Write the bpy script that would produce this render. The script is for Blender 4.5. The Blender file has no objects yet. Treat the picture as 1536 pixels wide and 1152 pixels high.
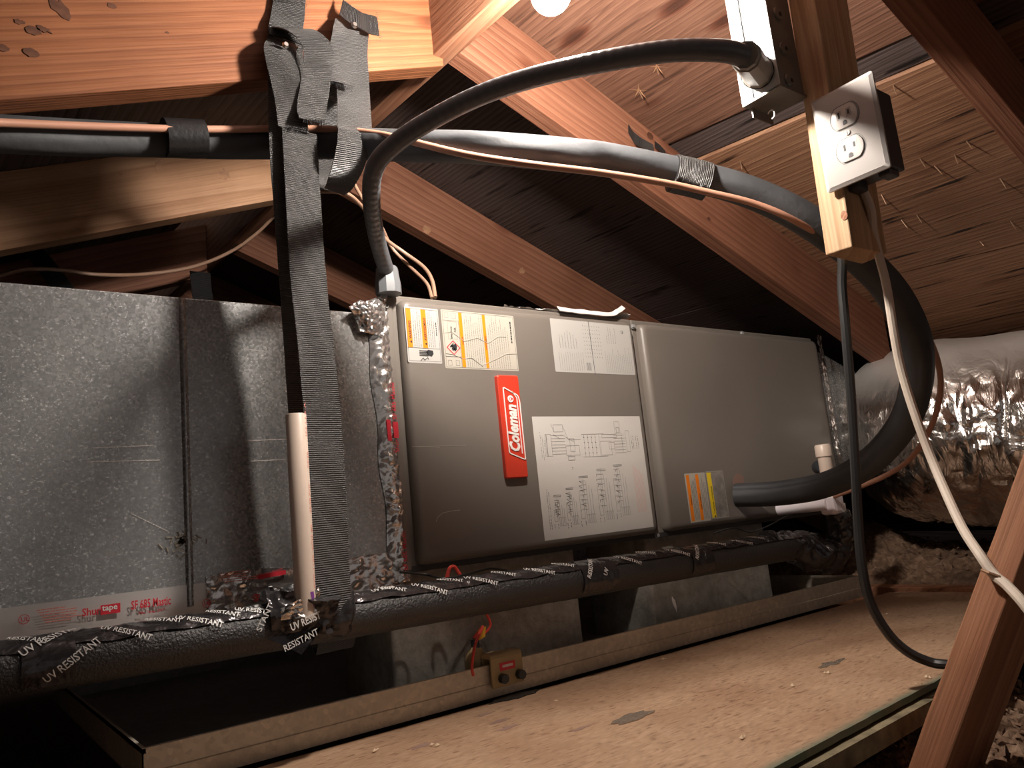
import bpy, bmesh, math, random
from mathutils import Vector, Matrix, Euler, noise
random.seed(7)
V = Vector
C = bpy.context.scene.collection
# ------------------------------------------------------------------ camera, world, lights, exposure
RX = V((.79853687, -.02293448, -.60150884)); RY = V((-.59366003, -.19523641, -.78067311)); RZ = V((-.0995321, .98048802, -.16951875))
cam_d = bpy.data.cameras.new('camera'); cam = bpy.data.objects.new('camera', cam_d); C.objects.link(cam)
cam_d.sensor_width = 36; cam_d.lens = 1154 / 1536 * 36; cam_d.clip_start = .01; cam_d.clip_end = 50
cam.matrix_world = Matrix((RX, RY, RZ)).to_4x4()
bpy.context.scene.camera = cam
w = bpy.data.worlds.new('world'); bpy.context.scene.world = w; w.use_nodes = True
w.node_tree.nodes['Background'].inputs[0].default_value = (.95, .86, .80, 1)
w.node_tree.nodes['Background'].inputs[1].default_value = .15
vs = bpy.context.scene.view_settings
vs.view_transform = 'Standard'; vs.look = 'None'; vs.gamma = 1; vs.use_curve_mapping = False; vs.exposure = 0.25
BULB_POWER = 980

def ray(x, y):
    c = V((x - 768, 576 - y, -1154)) / 1154
    return V((RX.dot(c), RY.dot(c), RZ.dot(c)))
def onY(x, y, Y): d = ray(x, y); return d * (Y / d.y)
def onZ(x, y, Z): d = ray(x, y); return d * (Z / d.z)
def onX(x, y, X): d = ray(x, y); return d * (X / d.x)
def dep(x, y, D): return ray(x, y) * D

# ------------------------------------------------------------------ materials
MAT = {}
def newmat(name):
    m = bpy.data.materials.new(name); m.use_nodes = True; MAT[name] = m
    nt = m.node_tree; return m, nt, nt.nodes, nt.links, nt.nodes['Principled BSDF']
def node(ns, t, **k):
    n = ns.new(t)
    for a, b in k.items(): setattr(n, a, b)
    return n
def ramp(ns, stops, interp='LINEAR'):
    r = ns.new('ShaderNodeValToRGB'); r.color_ramp.interpolation = interp
    while len(r.color_ramp.elements) > 1: r.color_ramp.elements.remove(r.color_ramp.elements[-1])
    r.color_ramp.elements[0].position = stops[0][0]; c = stops[0][1]; r.color_ramp.elements[0].color = (*c, 1)
    for p, c in stops[1:]:
        e = r.color_ramp.elements.new(p); e.color = (*c, 1)
    return r
def coords(ns, ln, rot=(0, 0, 0), scale=(1, 1, 1), src='Object'):
    tc = ns.new('ShaderNodeTexCoord'); mp = ns.new('ShaderNodeMapping')
    mp.inputs['Rotation'].default_value = rot; mp.inputs['Scale'].default_value = scale
    ln.new(tc.outputs[src], mp.inputs[0]); return mp
def plain(name, col, rough=.5, metal=0, bump=0, bscale=200, spec=.5, var=0, vscale=20):
    m, nt, ns, ln, b = newmat(name)
    b.inputs['Base Color'].default_value = (*col, 1); b.inputs['Roughness'].default_value = rough
    b.inputs['Metallic'].default_value = metal; b.inputs['Specular IOR Level'].default_value = spec
    mp = coords(ns, ln)
    if var:
        n = node(ns, 'ShaderNodeTexNoise'); n.inputs['Scale'].default_value = vscale; n.inputs['Detail'].default_value = 6; ln.new(mp.outputs[0], n.inputs['Vector'])
        lo = tuple(c * (1 - var) for c in col); hi = tuple(min(1, c * (1 + var)) for c in col)
        r = ramp(ns, [(.3, lo), (.7, hi)]); ln.new(n.outputs['Fac'], r.inputs[0]); ln.new(r.outputs[0], b.inputs['Base Color'])
    if bump:
        n = node(ns, 'ShaderNodeTexNoise'); n.inputs['Scale'].default_value = bscale; n.inputs['Detail'].default_value = 4; ln.new(mp.outputs[0], n.inputs['Vector'])
        bp = node(ns, 'ShaderNodeBump'); bp.inputs['Strength'].default_value = bump; bp.inputs['Distance'].default_value = .002
        ln.new(n.outputs['Fac'], bp.inputs['Height']); ln.new(bp.outputs[0], b.inputs['Normal'])
    return m
def wood(name, light, mid, dark, rot=(0, 0, 0), knots=.6, rough=.65, streak=0, ring=9):
    m, nt, ns, ln, b = newmat(name)
    mp0 = coords(ns, ln, rot)
    mp = node(ns, 'ShaderNodeMapping'); mp.inputs['Scale'].default_value = (1.1, 11, 11); ln.new(mp0.outputs[0], mp.inputs[0])
    # knots bend the grain round themselves
    mk = node(ns, 'ShaderNodeMapping'); mk.inputs['Scale'].default_value = (4.2, 12, 12); ln.new(mp0.outputs[0], mk.inputs[0])
    vo = node(ns, 'ShaderNodeTexVoronoi'); vo.inputs['Scale'].default_value = 1.0; ln.new(mk.outputs[0], vo.inputs['Vector'])
    kr = ramp(ns, [(.0, (1, 1, 1)), (.14, (.7, .7, .7)), (.42, (0, 0, 0))]); ln.new(vo.outputs['Distance'], kr.inputs[0])
    n1 = node(ns, 'ShaderNodeTexNoise'); n1.inputs['Scale'].default_value = .55; n1.inputs['Detail'].default_value = 3; ln.new(mp.outputs[0], n1.inputs['Vector'])
    sxyz = node(ns, 'ShaderNodeSeparateXYZ'); ln.new(mp0.outputs[0], sxyz.inputs[0])
    s1_ = node(ns, 'ShaderNodeMath', operation='MULTIPLY_ADD'); ln.new(sxyz.outputs['Z'], s1_.inputs[0]); s1_.inputs[1].default_value = .8; ln.new(sxyz.outputs['Y'], s1_.inputs[2])
    s2_ = node(ns, 'ShaderNodeMath', operation='MULTIPLY_ADD'); ln.new(s1_.outputs[0], s2_.inputs[0]); s2_.inputs[1].default_value = ring * 1.6; ln.new(n1.outputs['Fac'], s2_.inputs[2])
    add = node(ns, 'ShaderNodeMath', operation='MULTIPLY_ADD'); ln.new(kr.outputs[0], add.inputs[0]); add.inputs[1].default_value = .22 * knots; ln.new(s2_.outputs[0], add.inputs[2])
    mul = node(ns, 'ShaderNodeMath', operation='MULTIPLY'); ln.new(add.outputs[0], mul.inputs[0]); mul.inputs[1].default_value = 5
    fr = node(ns, 'ShaderNodeMath', operation='FRACT'); ln.new(mul.outputs[0], fr.inputs[0])
    fine = node(ns, 'ShaderNodeMapping'); fine.inputs['Scale'].default_value = (6, 260, 260); ln.new(mp0.outputs[0], fine.inputs[0])
    n2 = node(ns, 'ShaderNodeTexNoise'); n2.inputs['Scale'].default_value = 1; n2.inputs['Detail'].default_value = 4; ln.new(fine.outputs[0], n2.inputs['Vector'])
    dk_ = tuple((a_ + b_) / 2 for a_, b_ in zip(mid, dark)); r1 = ramp(ns, [(0, light), (.6, mid), (.88, dk_), (1, light)]); ln.new(fr.outputs[0], r1.inputs[0])
    mx = node(ns, 'ShaderNodeMixRGB', blend_type='MULTIPLY'); mx.inputs[0].default_value = .6
    r2 = ramp(ns, [(.25, (.55, .5, .46)), (.65, (1, 1, 1))]); ln.new(n2.outputs['Fac'], r2.inputs[0])
    ln.new(r1.outputs[0], mx.inputs[1]); ln.new(r2.outputs[0], mx.inputs[2])
    big = node(ns, 'ShaderNodeTexNoise'); big.inputs['Scale'].default_value = 5; big.inputs['Detail'].default_value = 5; ln.new(mp0.outputs[0], big.inputs['Vector'])
    rb = ramp(ns, [(.3, (.68, .62, .58)), (.6, (1, 1, 1))]); ln.new(big.outputs['Fac'], rb.inputs[0])
    mb = node(ns, 'ShaderNodeMixRGB', blend_type='MULTIPLY'); mb.inputs[0].default_value = .8
    ln.new(mx.outputs[0], mb.inputs[1]); ln.new(rb.outputs[0], mb.inputs[2])
    kk = ramp(ns, [(0, (.10, .04, .025)), (.08, (.22, .10, .06)), (.13, (.55, .35, .28)), (.20, (1, 1, 1))]); ln.new(vo.outputs['Distance'], kk.inputs[0])
    mkx = node(ns, 'ShaderNodeMixRGB', blend_type='MULTIPLY'); mkx.inputs[0].default_value = knots
    ln.new(mb.outputs[0], mkx.inputs[1]); ln.new(kk.outputs[0], mkx.inputs[2])
    out = mkx.outputs[0]
    if streak:
        ms = node(ns, 'ShaderNodeMapping'); ms.inputs['Scale'].default_value = (5, 60, 60); ln.new(mp0.outputs[0], ms.inputs[0])
        n3 = node(ns, 'ShaderNodeTexNoise'); n3.inputs['Scale'].default_value = 1; n3.inputs['Detail'].default_value = 3; n3.inputs['Roughness'].default_value = .6; ln.new(ms.outputs[0], n3.inputs['Vector'])
        r3 = ramp(ns, [(.32, (.05, .035, .03)), (.40, (1, 1, 1))]); ln.new(n3.outputs['Fac'], r3.inputs[0])
        m3 = node(ns, 'ShaderNodeMixRGB', blend_type='MULTIPLY'); m3.inputs[0].default_value = streak
        ln.new(out, m3.inputs[1]); ln.new(r3.outputs[0], m3.inputs[2]); out = m3.outputs[0]
    ln.new(out, b.inputs['Base Color'])
    b.inputs['Roughness'].default_value = rough; b.inputs['Specular IOR Level'].default_value = .3
    bp = node(ns, 'ShaderNodeBump'); bp.inputs['Strength'].default_value = .35; bp.inputs['Distance'].default_value = .0015
    ad = node(ns, 'ShaderNodeMath', operation='MULTIPLY_ADD'); ln.new(n2.outputs['Fac'], ad.inputs[0]); ad.inputs[1].default_value = .7; ln.new(fr.outputs[0], ad.inputs[2])
    ad.inputs[1].default_value = 2.5
    ln.new(ad.outputs[0], bp.inputs['Height']); ln.new(bp.outputs[0], b.inputs['Normal'])
    return m
AR = math.atan(.385); AL = math.atan(.368)
G = (.0, .0, .0)
wood('rafter_right', (.28, .13, .077), (.24, .10, .058), (.15, .057, .033), (0, 0, 0))
wood('rafter_left', (.25, .098, .042), (.215, .078, .030), (.135, .045, .019), (0, 0, 0), ring=12)
wood('rafter_pale', (.50, .30, .18), (.44, .25, .14), (.31, .155, .085), (0, 0, 0), knots=.5, ring=4)
wood('ridge_wood', (.32, .16, .095), (.27, .125, .07), (.18, .07, .04), (0, 0, math.radians(-90)))
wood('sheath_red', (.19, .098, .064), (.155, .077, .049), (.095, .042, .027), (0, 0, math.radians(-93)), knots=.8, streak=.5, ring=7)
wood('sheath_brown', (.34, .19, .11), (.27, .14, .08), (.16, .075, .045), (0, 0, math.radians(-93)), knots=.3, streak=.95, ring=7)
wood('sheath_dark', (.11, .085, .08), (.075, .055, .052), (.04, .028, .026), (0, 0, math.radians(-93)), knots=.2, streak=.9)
wood('post_wood', (.60, .42, .26), (.54, .36, .21), (.40, .24, .13), (0, math.radians(90), 0), knots=.3, ring=6)
wood('brace_wood', (.40, .2, .11), (.34, .15, .08), (.22, .09, .05), (0, 0, 0), knots=.25, ring=3)

def galv(name, base=(.62, .62, .62), rough=.3, sp=90, metal=.9, fleck=0):
    m, nt, ns, ln, b = newmat(name)
    mp = coords(ns, ln)
    vo = node(ns, 'ShaderNodeTexVoronoi'); vo.inputs['Scale'].default_value = sp; vo.inputs['Randomness'].default_value = 1; ln.new(mp.outputs[0], vo.inputs['Vector'])
    nd = node(ns, 'ShaderNodeTexNoise'); nd.inputs['Scale'].default_value = 260; nd.inputs['Detail'].default_value = 3; ln.new(mp.outputs[0], nd.inputs['Vector'])
    n5 = node(ns, 'ShaderNodeTexNoise'); n5.inputs['Scale'].default_value = 6; n5.inputs['Detail'].default_value = 5; ln.new(mp.outputs[0], n5.inputs['Vector'])
    sp_ = node(ns, 'ShaderNodeSeparateColor'); ln.new(vo.outputs['Color'], sp_.inputs[0])
    r = ramp(ns, [(0, tuple(c * .85 for c in base)), (.9, tuple(min(1, c * 1.02) for c in base)), (1, tuple(min(1, c * 1.12) for c in base))]); ln.new(sp_.outputs[0], r.inputs[0])
    mx = node(ns, 'ShaderNodeMixRGB', blend_type='MULTIPLY'); mx.inputs[0].default_value = .7
    r5 = ramp(ns, [(.3, (.6, .6, .62)), (.7, (1, 1, 1))]); ln.new(n5.outputs['Fac'], r5.inputs[0])
    ln.new(r.outputs[0], mx.inputs[1]); ln.new(r5.outputs[0], mx.inputs[2]); 
    if fleck:
        mf = node(ns, 'ShaderNodeMapping'); mf.inputs['Scale'].default_value = (1, 1, 1.6); ln.new(mp.outputs[0], mf.inputs[0])
        nf = node(ns, 'ShaderNodeTexNoise'); nf.inputs['Scale'].default_value = 330; nf.inputs['Detail'].default_value = 2; nf.inputs['Distortion'].default_value = .8; ln.new(mf.outputs[0], nf.inputs['Vector'])
        fl = ramp(ns, [(.60, (1, 1, 1)), (.68, (fleck, fleck, fleck))]); ln.new(nf.outputs['Fac'], fl.inputs[0])
        mf2 = node(ns, 'ShaderNodeMixRGB', blend_type='MULTIPLY'); mf2.inputs[0].default_value = 1; ln.new(mx.outputs[0], mf2.inputs[1]); ln.new(fl.outputs[0], mf2.inputs[2])
        ln.new(mf2.outputs[0], b.inputs['Base Color'])
    else: ln.new(mx.outputs[0], b.inputs['Base Color'])
    b.inputs['Metallic'].default_value = metal
    rr = node(ns, 'ShaderNodeMapRange'); ln.new(sp_.outputs[1], rr.inputs[0]); rr.inputs[3].default_value = rough - .04; rr.inputs[4].default_value = rough + .06
    ln.new(rr.outputs[0], b.inputs['Roughness'])
    bp = node(ns, 'ShaderNodeBump'); bp.inputs['Strength'].default_value = .05; bp.inputs['Distance'].default_value = .0005
    ad = node(ns, 'ShaderNodeMath', operation='MULTIPLY_ADD'); ln.new(nd.outputs['Fac'], ad.inputs[0]); ad.inputs[1].default_value = 1.2; ln.new(sp_.outputs[2], ad.inputs[2])
    ln.new(ad.outputs[0], bp.inputs['Height']); ln.new(bp.outputs[0], b.inputs['Normal'])
    return m
galv('galvanised', (.47, .475, .47), .27, 300, .7, 2.6)
galv('pan_metal', (.74, .67, .54), .45, 160, .3)
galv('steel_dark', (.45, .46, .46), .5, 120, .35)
def foil(name, col, rough=.16, bump=.7, scale=38, metal=1.0, dist=.008, ridged=True, stretch=(1, 1, 1)):
    m, nt, ns, ln, b = newmat(name)
    mp = coords(ns, ln, scale=stretch)
    n1 = node(ns, 'ShaderNodeTexNoise'); n1.inputs['Scale'].default_value = scale * .5; n1.inputs['Detail'].default_value = 5; n1.inputs['Distortion'].default_value = 1.4; ln.new(mp.outputs[0], n1.inputs['Vector'])
    v = node(ns, 'ShaderNodeTexVoronoi', feature='DISTANCE_TO_EDGE'); v.inputs['Scale'].default_value = scale; ln.new(mp.outputs[0], v.inputs['Vector'])
    ad = node(ns, 'ShaderNodeMath', operation='MULTIPLY_ADD'); ln.new(v.outputs['Distance'], ad.inputs[0]); ad.inputs[1].default_value = .5; ln.new(n1.outputs['Fac'], ad.inputs[2])
    bp = node(ns, 'ShaderNodeBump'); bp.inputs['Strength'].default_value = bump; bp.inputs['Distance'].default_value = dist
    ln.new(ad.outputs[0], bp.inputs['Height']); ln.new(bp.outputs[0], b.inputs['Normal'])
    b.inputs['Base Color'].default_value = (*col, 1); b.inputs['Metallic'].default_value = metal; b.inputs['Roughness'].default_value = rough
    return m
foil('foil_silver', (.82, .78, .74))
foil('foil_tape', (.72, .69, .67), .42, .2, 16, .6, .004)
foil('foil_tape_wrinkled', (.85, .82, .80), .2, .7, 34, .92, .004)
foil('foil_black', (.06, .057, .06), .14, .8, 45, .5, .004)
foil('flex_foil', (.80, .76, .72), .2, .75, 22, 1, .014, stretch=(1.3, 1.3, .55))
m = MAT['flex_foil']; nt = m.node_tree; ns = nt.nodes; ln = nt.links; b = ns['Principled BSDF']
tc = ns.new('ShaderNodeTexCoord'); sx = ns.new('ShaderNodeSeparateXYZ'); ln.new(tc.outputs['Object'], sx.inputs[0])
nz = ns.new('ShaderNodeTexNoise'); nz.inputs['Scale'].default_value = 4; ln.new(tc.outputs['Object'], nz.inputs['Vector'])
ma = node(ns, 'ShaderNodeMath', operation='MULTIPLY_ADD'); ln.new(nz.outputs['Fac'], ma.inputs[0]); ma.inputs[1].default_value = .12; ln.new(sx.outputs['Z'], ma.inputs[2])
for inp, lo, hi in (('Metallic', 1.0, .55), ('Roughness', .2, .42)):
    mr = ns.new('ShaderNodeMapRange'); mr.inputs[1].default_value = .36; mr.inputs[2].default_value = .46; mr.inputs[3].default_value = lo; mr.inputs[4].default_value = hi; ln.new(ma.outputs[0], mr.inputs[0]); ln.new(mr.outputs[0], b.inputs[inp])
bpn = [n_ for n_ in ns if n_.type == 'BUMP'][0]; mr = ns.new('ShaderNodeMapRange'); mr.inputs[1].default_value = .36; mr.inputs[2].default_value = .46; mr.inputs[3].default_value = .8; mr.inputs[4].default_value = .12; ln.new(ma.outputs[0], mr.inputs[0]); ln.new(mr.outputs[0], bpn.inputs['Strength'])
foil('vapour_film', (.62, .59, .58), .35, .25, 7, .8, .01)
# cabinet enamel, plastics etc.
plain('enamel', (.175, .155, .135), .38, 0, .06, 500, .45, .05, 6)
plain('shade_and_ring_black', (.035, .032, .03), .5)
plain('rubber_gray', (.13, .135, .145), .42, 0, .2, 60, .5)
plain('foam_black', (.045, .048, .052), .58, 0, .35, 90, .45, .25, 14)
plain('foam_drain', (.028, .028, .029), .42, 0, 1.0, 330, .7, .2, 30)
plain('tape_black', (.012, .012, .013), .3, 0, .4, 120, .6)
plain('cable_black', (.018, .018, .018), .4)
plain('cable_white', (.60, .52, .44), .4, 0, .1, 80)
plain('wire_red', (.75, .08, .06), .35)
plain('tag_yellow', (.8, .42, .03), .5)
plain('pvc_white', (.66, .54, .45), .35, 0, .05, 60, .5, .04, 12)
plain('pvc_fitting', (.82, .76, .80), .32)
plain('primer_purple', (.22, .06, .3), .5)
plain('plate_white', (.50, .475, .455), .3)
plain('box_white', (.5, .52, .52), .25, 0, .05, 20)
plain('slot_black', (.01, .01, .01), .6)
plain('box_blue_gray', (.05, .05, .055), .45)
plain('box_steel', (.16, .15, .13), .45, .3, .1, 80, .5, .2, 30)
plain('connector_gray', (.16, .17, .18), .45)
plain('nut_gray', (.30, .28, .25), .35, .2)
plain('badge_red', (.60, .05, .025), .35, 0, .1, 300)
plain('badge_white', (.85, .82, .78), .35)
plain('sticker_white', (.46, .45, .425), .35)
plain('sticker_cream', (.46, .435, .375), .35, 0, .3, 18)
plain('sheet_white', (.62, .60, .565), .3, 0, .5, 14)
plain('ink_orange', (.9, .24, .01), .4)
plain('ink_yellow', (.85, .62, .02), .4)
plain('ink_black', (.02, .02, .022), .5)
plain('recess_shade_grey', (.33, .31, .29), .4)
plain('ink_grey', (.10, .10, .10), .5)
plain('ink_red', (.62, .03, .05), .45)
plain('ink_pale_red', (.75, .25, .2), .5)
plain('print_white', (.8, .8, .78), .4)
plain('paper_white', (.75, .71, .68), .5, 0, .4, 40)
plain('clip_tan', (.38, .29, .15), .45)
plain('knob_black', (.03, .035, .04), .4)
plain('steel', (.55, .53, .5), .3, 1)
plain('rust_nail', (.35, .22, .14), .4, .7)
plain('label_grey', (.33, .31, .28), .25, .3, .8, 90, .5, .25, 60)
plain('mastic', (.36, .32, .25), .5, 0, .5, 90, .5, .3, 60)
plain('copper_rubber', (.42, .22, .15), .4, .1, 0, 100, .5, .06, 5)
plain('cable_brown', (.36, .22, .15), .45)
plain('debris_pale', (.62, .48, .32), .7)
plain('stain_purple', (.26, .16, .13), .5)
plain('patch_grey', (.36, .29, .23), .25, .5, 1.0, 90)
plain('board_edge', (.17, .14, .085), .8, 0, .8, 80, .4, .5, 40)
plain('gypsum', (.10, .07, .05), .9, 0, .5, 20)
plain('bulb_base', (.7, .68, .62), .35, 1)
plain('porcelain', (.8, .78, .74), .3)
# webbing: ribs across the strap (uses UV: v runs along)
def webbing(name, col, rough=.32, bump=.9):
    m, nt, ns, ln, b = newmat(name)
    mp = coords(ns, ln, scale=(1, 1, 1), src='UV')
    wv = node(ns, 'ShaderNodeTexWave', bands_direction='Y'); wv.inputs['Scale'].default_value = 118; wv.inputs['Distortion'].default_value = .8; wv.inputs['Detail Scale'].default_value = 20
    ln.new(mp.outputs[0], wv.inputs['Vector'])
    wx = node(ns, 'ShaderNodeTexNoise'); wx.inputs['Scale'].default_value = 420; ln.new(mp.outputs[0], wx.inputs['Vector'])
    ad = node(ns, 'ShaderNodeMath', operation='MULTIPLY_ADD'); ln.new(wx.outputs['Fac'], ad.inputs[0]); ad.inputs[1].default_value = .8; ln.new(wv.outputs['Fac'], ad.inputs[2])
    bp = node(ns, 'ShaderNodeBump'); bp.inputs['Strength'].default_value = bump; bp.inputs['Distance'].default_value = .0016
    ln.new(ad.outputs[0], bp.inputs['Height']); ln.new(bp.outputs[0], b.inputs['Normal'])
    r = ramp(ns, [(.1, tuple(c * .35 for c in col)), (.6, col)]); ln.new(wv.outputs['Fac'], r.inputs[0]); ln.new(r.outputs[0], b.inputs['Base Color'])
    b.inputs['Roughness'].default_value = rough; b.inputs['Specular IOR Level'].default_value = .8
    return m
webbing('webbing', (.016, .016, .016), .36, 1.0)
webbing('webbing_smooth', (.020, .019, .019), .42, .9)
# conduit ribs along tube (UV v along)
def ribbed(name, col, scale, rough):
    m, nt, ns, ln, b = newmat(name)
    mp = coords(ns, ln, src='UV')
    wv = node(ns, 'ShaderNodeTexWave', bands_direction='Y'); wv.inputs['Scale'].default_value = scale; ln.new(mp.outputs[0], wv.inputs['Vector'])
    bp = node(ns, 'ShaderNodeBump'); bp.inputs['Strength'].default_value = .35; bp.inputs['Distance'].default_value = .001
    ln.new(wv.outputs['Fac'], bp.inputs['Height']); ln.new(bp.outputs[0], b.inputs['Normal'])
    b.inputs['Base Color'].default_value = (*col, 1); b.inputs['Roughness'].default_value = rough
    return m
ribbed('conduit_gray', (.12, .125, .135), 26, .33)
# OSB
def osb():
    m, nt, ns, ln, b = newmat('osb')
    outs = []
    tc = node(ns, 'ShaderNodeTexCoord')
    prev = None
    for i, (ang, sc) in enumerate([(10, (34, 150, 1)), (50, (38, 140, 1)), (-38, (36, 150, 1)), (-4, (60, 240, 1))]):
        mp = node(ns, 'ShaderNodeMapping'); mp.inputs['Rotation'].default_value = (0, 0, math.radians(ang)); mp.inputs['Scale'].default_value = sc; mp.inputs['Location'].default_value = (i * 3.1, i * 1.7, 0)
        ln.new(tc.outputs['Object'], mp.inputs[0])
        nz = node(ns, 'ShaderNodeTexNoise'); nz.inputs['Scale'].default_value = 1; nz.inputs['Detail'].default_value = 5; nz.inputs['Distortion'].default_value = .5; ln.new(mp.outputs[0], nz.inputs['Vector'])
        r = ramp(ns, [(.30, (.20, .11, .06)), (.42, (.37, .235, .145)), (.6, (.44, .29, .185)), (.75, (.50, .345, .235))]); ln.new(nz.outputs['Fac'], r.inputs[0])
        if prev is None: prev = r.outputs[0]
        else:
            nm = node(ns, 'ShaderNodeTexNoise'); nm.inputs['Scale'].default_value = 14 + 5 * i; nm.inputs['Detail'].default_value = 2; ln.new(mp0.outputs[0] if False else tc.outputs['Object'], nm.inputs['Vector'])
            rm = ramp(ns, [(.47, (0, 0, 0)), (.53, (1, 1, 1))]); ln.new(nm.outputs['Fac'], rm.inputs[0])
            mx = node(ns, 'ShaderNodeMixRGB'); ln.new(rm.outputs[0], mx.inputs[0]); ln.new(prev, mx.inputs[1]); ln.new(r.outputs[0], mx.inputs[2]); prev = mx.outputs[0]
    dn = node(ns, 'ShaderNodeTexNoise'); dn.inputs['Scale'].default_value = 6; dn.inputs['Detail'].default_value = 6; ln.new(tc.outputs['Object'], dn.inputs['Vector'])
    dr = ramp(ns, [(.35, (.78, .72, .68)), (.62, (1, 1, 1))]); ln.new(dn.outputs['Fac'], dr.inputs[0])
    mx = node(ns, 'ShaderNodeMixRGB', blend_type='MULTIPLY'); mx.inputs[0].default_value = .9; ln.new(prev, mx.inputs[1]); ln.new(dr.outputs[0], mx.inputs[2])
    # green-black paint along the near edge (a stain with a shape of its own)
    sx = node(ns, 'ShaderNodeSeparateXYZ'); ln.new(tc.outputs['Object'], sx.inputs[0])
    en = node(ns, 'ShaderNodeTexNoise'); en.inputs['Scale'].default_value = 25; ln.new(tc.outputs['Object'], en.inputs['Vector'])
    e1 = node(ns, 'ShaderNodeMath', operation='MULTIPLY_ADD'); ln.new(en.outputs['Fac'], e1.inputs[0]); e1.inputs[1].default_value = .016
    e0_ = node(ns, 'ShaderNodeMath', operation='MULTIPLY_ADD'); ln.new(sx.outputs['X'], e0_.inputs[0]); e0_.inputs[1].default_value = -.062; ln.new(sx.outputs['Y'], e0_.inputs[2])
    e00 = node(ns, 'ShaderNodeMath', operation='ADD'); ln.new(e0_.outputs[0], e00.inputs[0]); e00.inputs[1].default_value = .0285; ln.new(e00.outputs[0], e1.inputs[2])
    er = ramp(ns, [(.008, (1, 1, 1)), (.024, (0, 0, 0))]); ln.new(e1.outputs[0], er.inputs[0])
    mg = node(ns, 'ShaderNodeMixRGB'); ln.new(er.outputs[0], mg.inputs[0]); ln.new(mx.outputs[0], mg.inputs[1]); mg.inputs[2].default_value = (.10, .13, .09, 1)
    ln.new(mg.outputs[0], b.inputs['Base Color']); b.inputs['Roughness'].default_value = .6
    bp = node(ns, 'ShaderNodeBump'); bp.inputs['Strength'].default_value = .4; bp.inputs['Distance'].default_value = .0015
    bw = node(ns, 'ShaderNodeRGBToBW'); ln.new(prev, bw.inputs[0]); ln.new(bw.outputs[0], bp.inputs['Height']); ln.new(bp.outputs[0], b.inputs['Normal'])
osb()
def rocky(name, c1, c2, c3, scale, bump=1):
    m, nt, ns, ln, b = newmat(name)
    mp = coords(ns, ln)
    n = node(ns, 'ShaderNodeTexNoise'); n.inputs['Scale'].default_value = scale; n.inputs['Detail'].default_value = 10; n.inputs['Roughness'].default_value = .7; ln.new(mp.outputs[0], n.inputs['Vector'])
    n0 = node(ns, 'ShaderNodeTexNoise'); n0.inputs['Scale'].default_value = scale * .18; n0.inputs['Detail'].default_value = 5; ln.new(mp.outputs[0], n0.inputs['Vector'])
    r = ramp(ns, [(.3, c1), (.5, c2), (.72, c3)]); ln.new(n.outputs['Fac'], r.inputs[0])
    r0 = ramp(ns, [(.35, (.55, .55, .55)), (.6, (1, 1, 1))]); ln.new(n0.outputs['Fac'], r0.inputs[0])
    mx = node(ns, 'ShaderNodeMixRGB', blend_type='MULTIPLY'); mx.inputs[0].default_value = .8; ln.new(r.outputs[0], mx.inputs[1]); ln.new(r0.outputs[0], mx.inputs[2])
    ln.new(mx.outputs[0], b.inputs['Base Color']); b.inputs['Roughness'].default_value = .9
    bp = node(ns, 'ShaderNodeBump'); bp.inputs['Strength'].default_value = bump; bp.inputs['Distance'].default_value = .004
    ln.new(n.outputs['Fac'], bp.inputs['Height']); ln.new(bp.outputs[0], b.inputs['Normal'])
rocky('concrete', (.20, .185, .16), (.30, .28, .245), (.40, .38, .34), 45, .7)
rocky('insulation', (.10, .055, .03), (.22, .13, .08), (.40, .28, .19), 60, 1)
m, nt, ns, ln, b = newmat('bulb_glow'); b.inputs['Emission Color'].default_value = (1, .895, .80, 1); b.inputs['Emission Strength'].default_value = BULB_POWER; b.inputs['Base Color'].default_value = (.9, .9, .9, 1)

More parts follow.
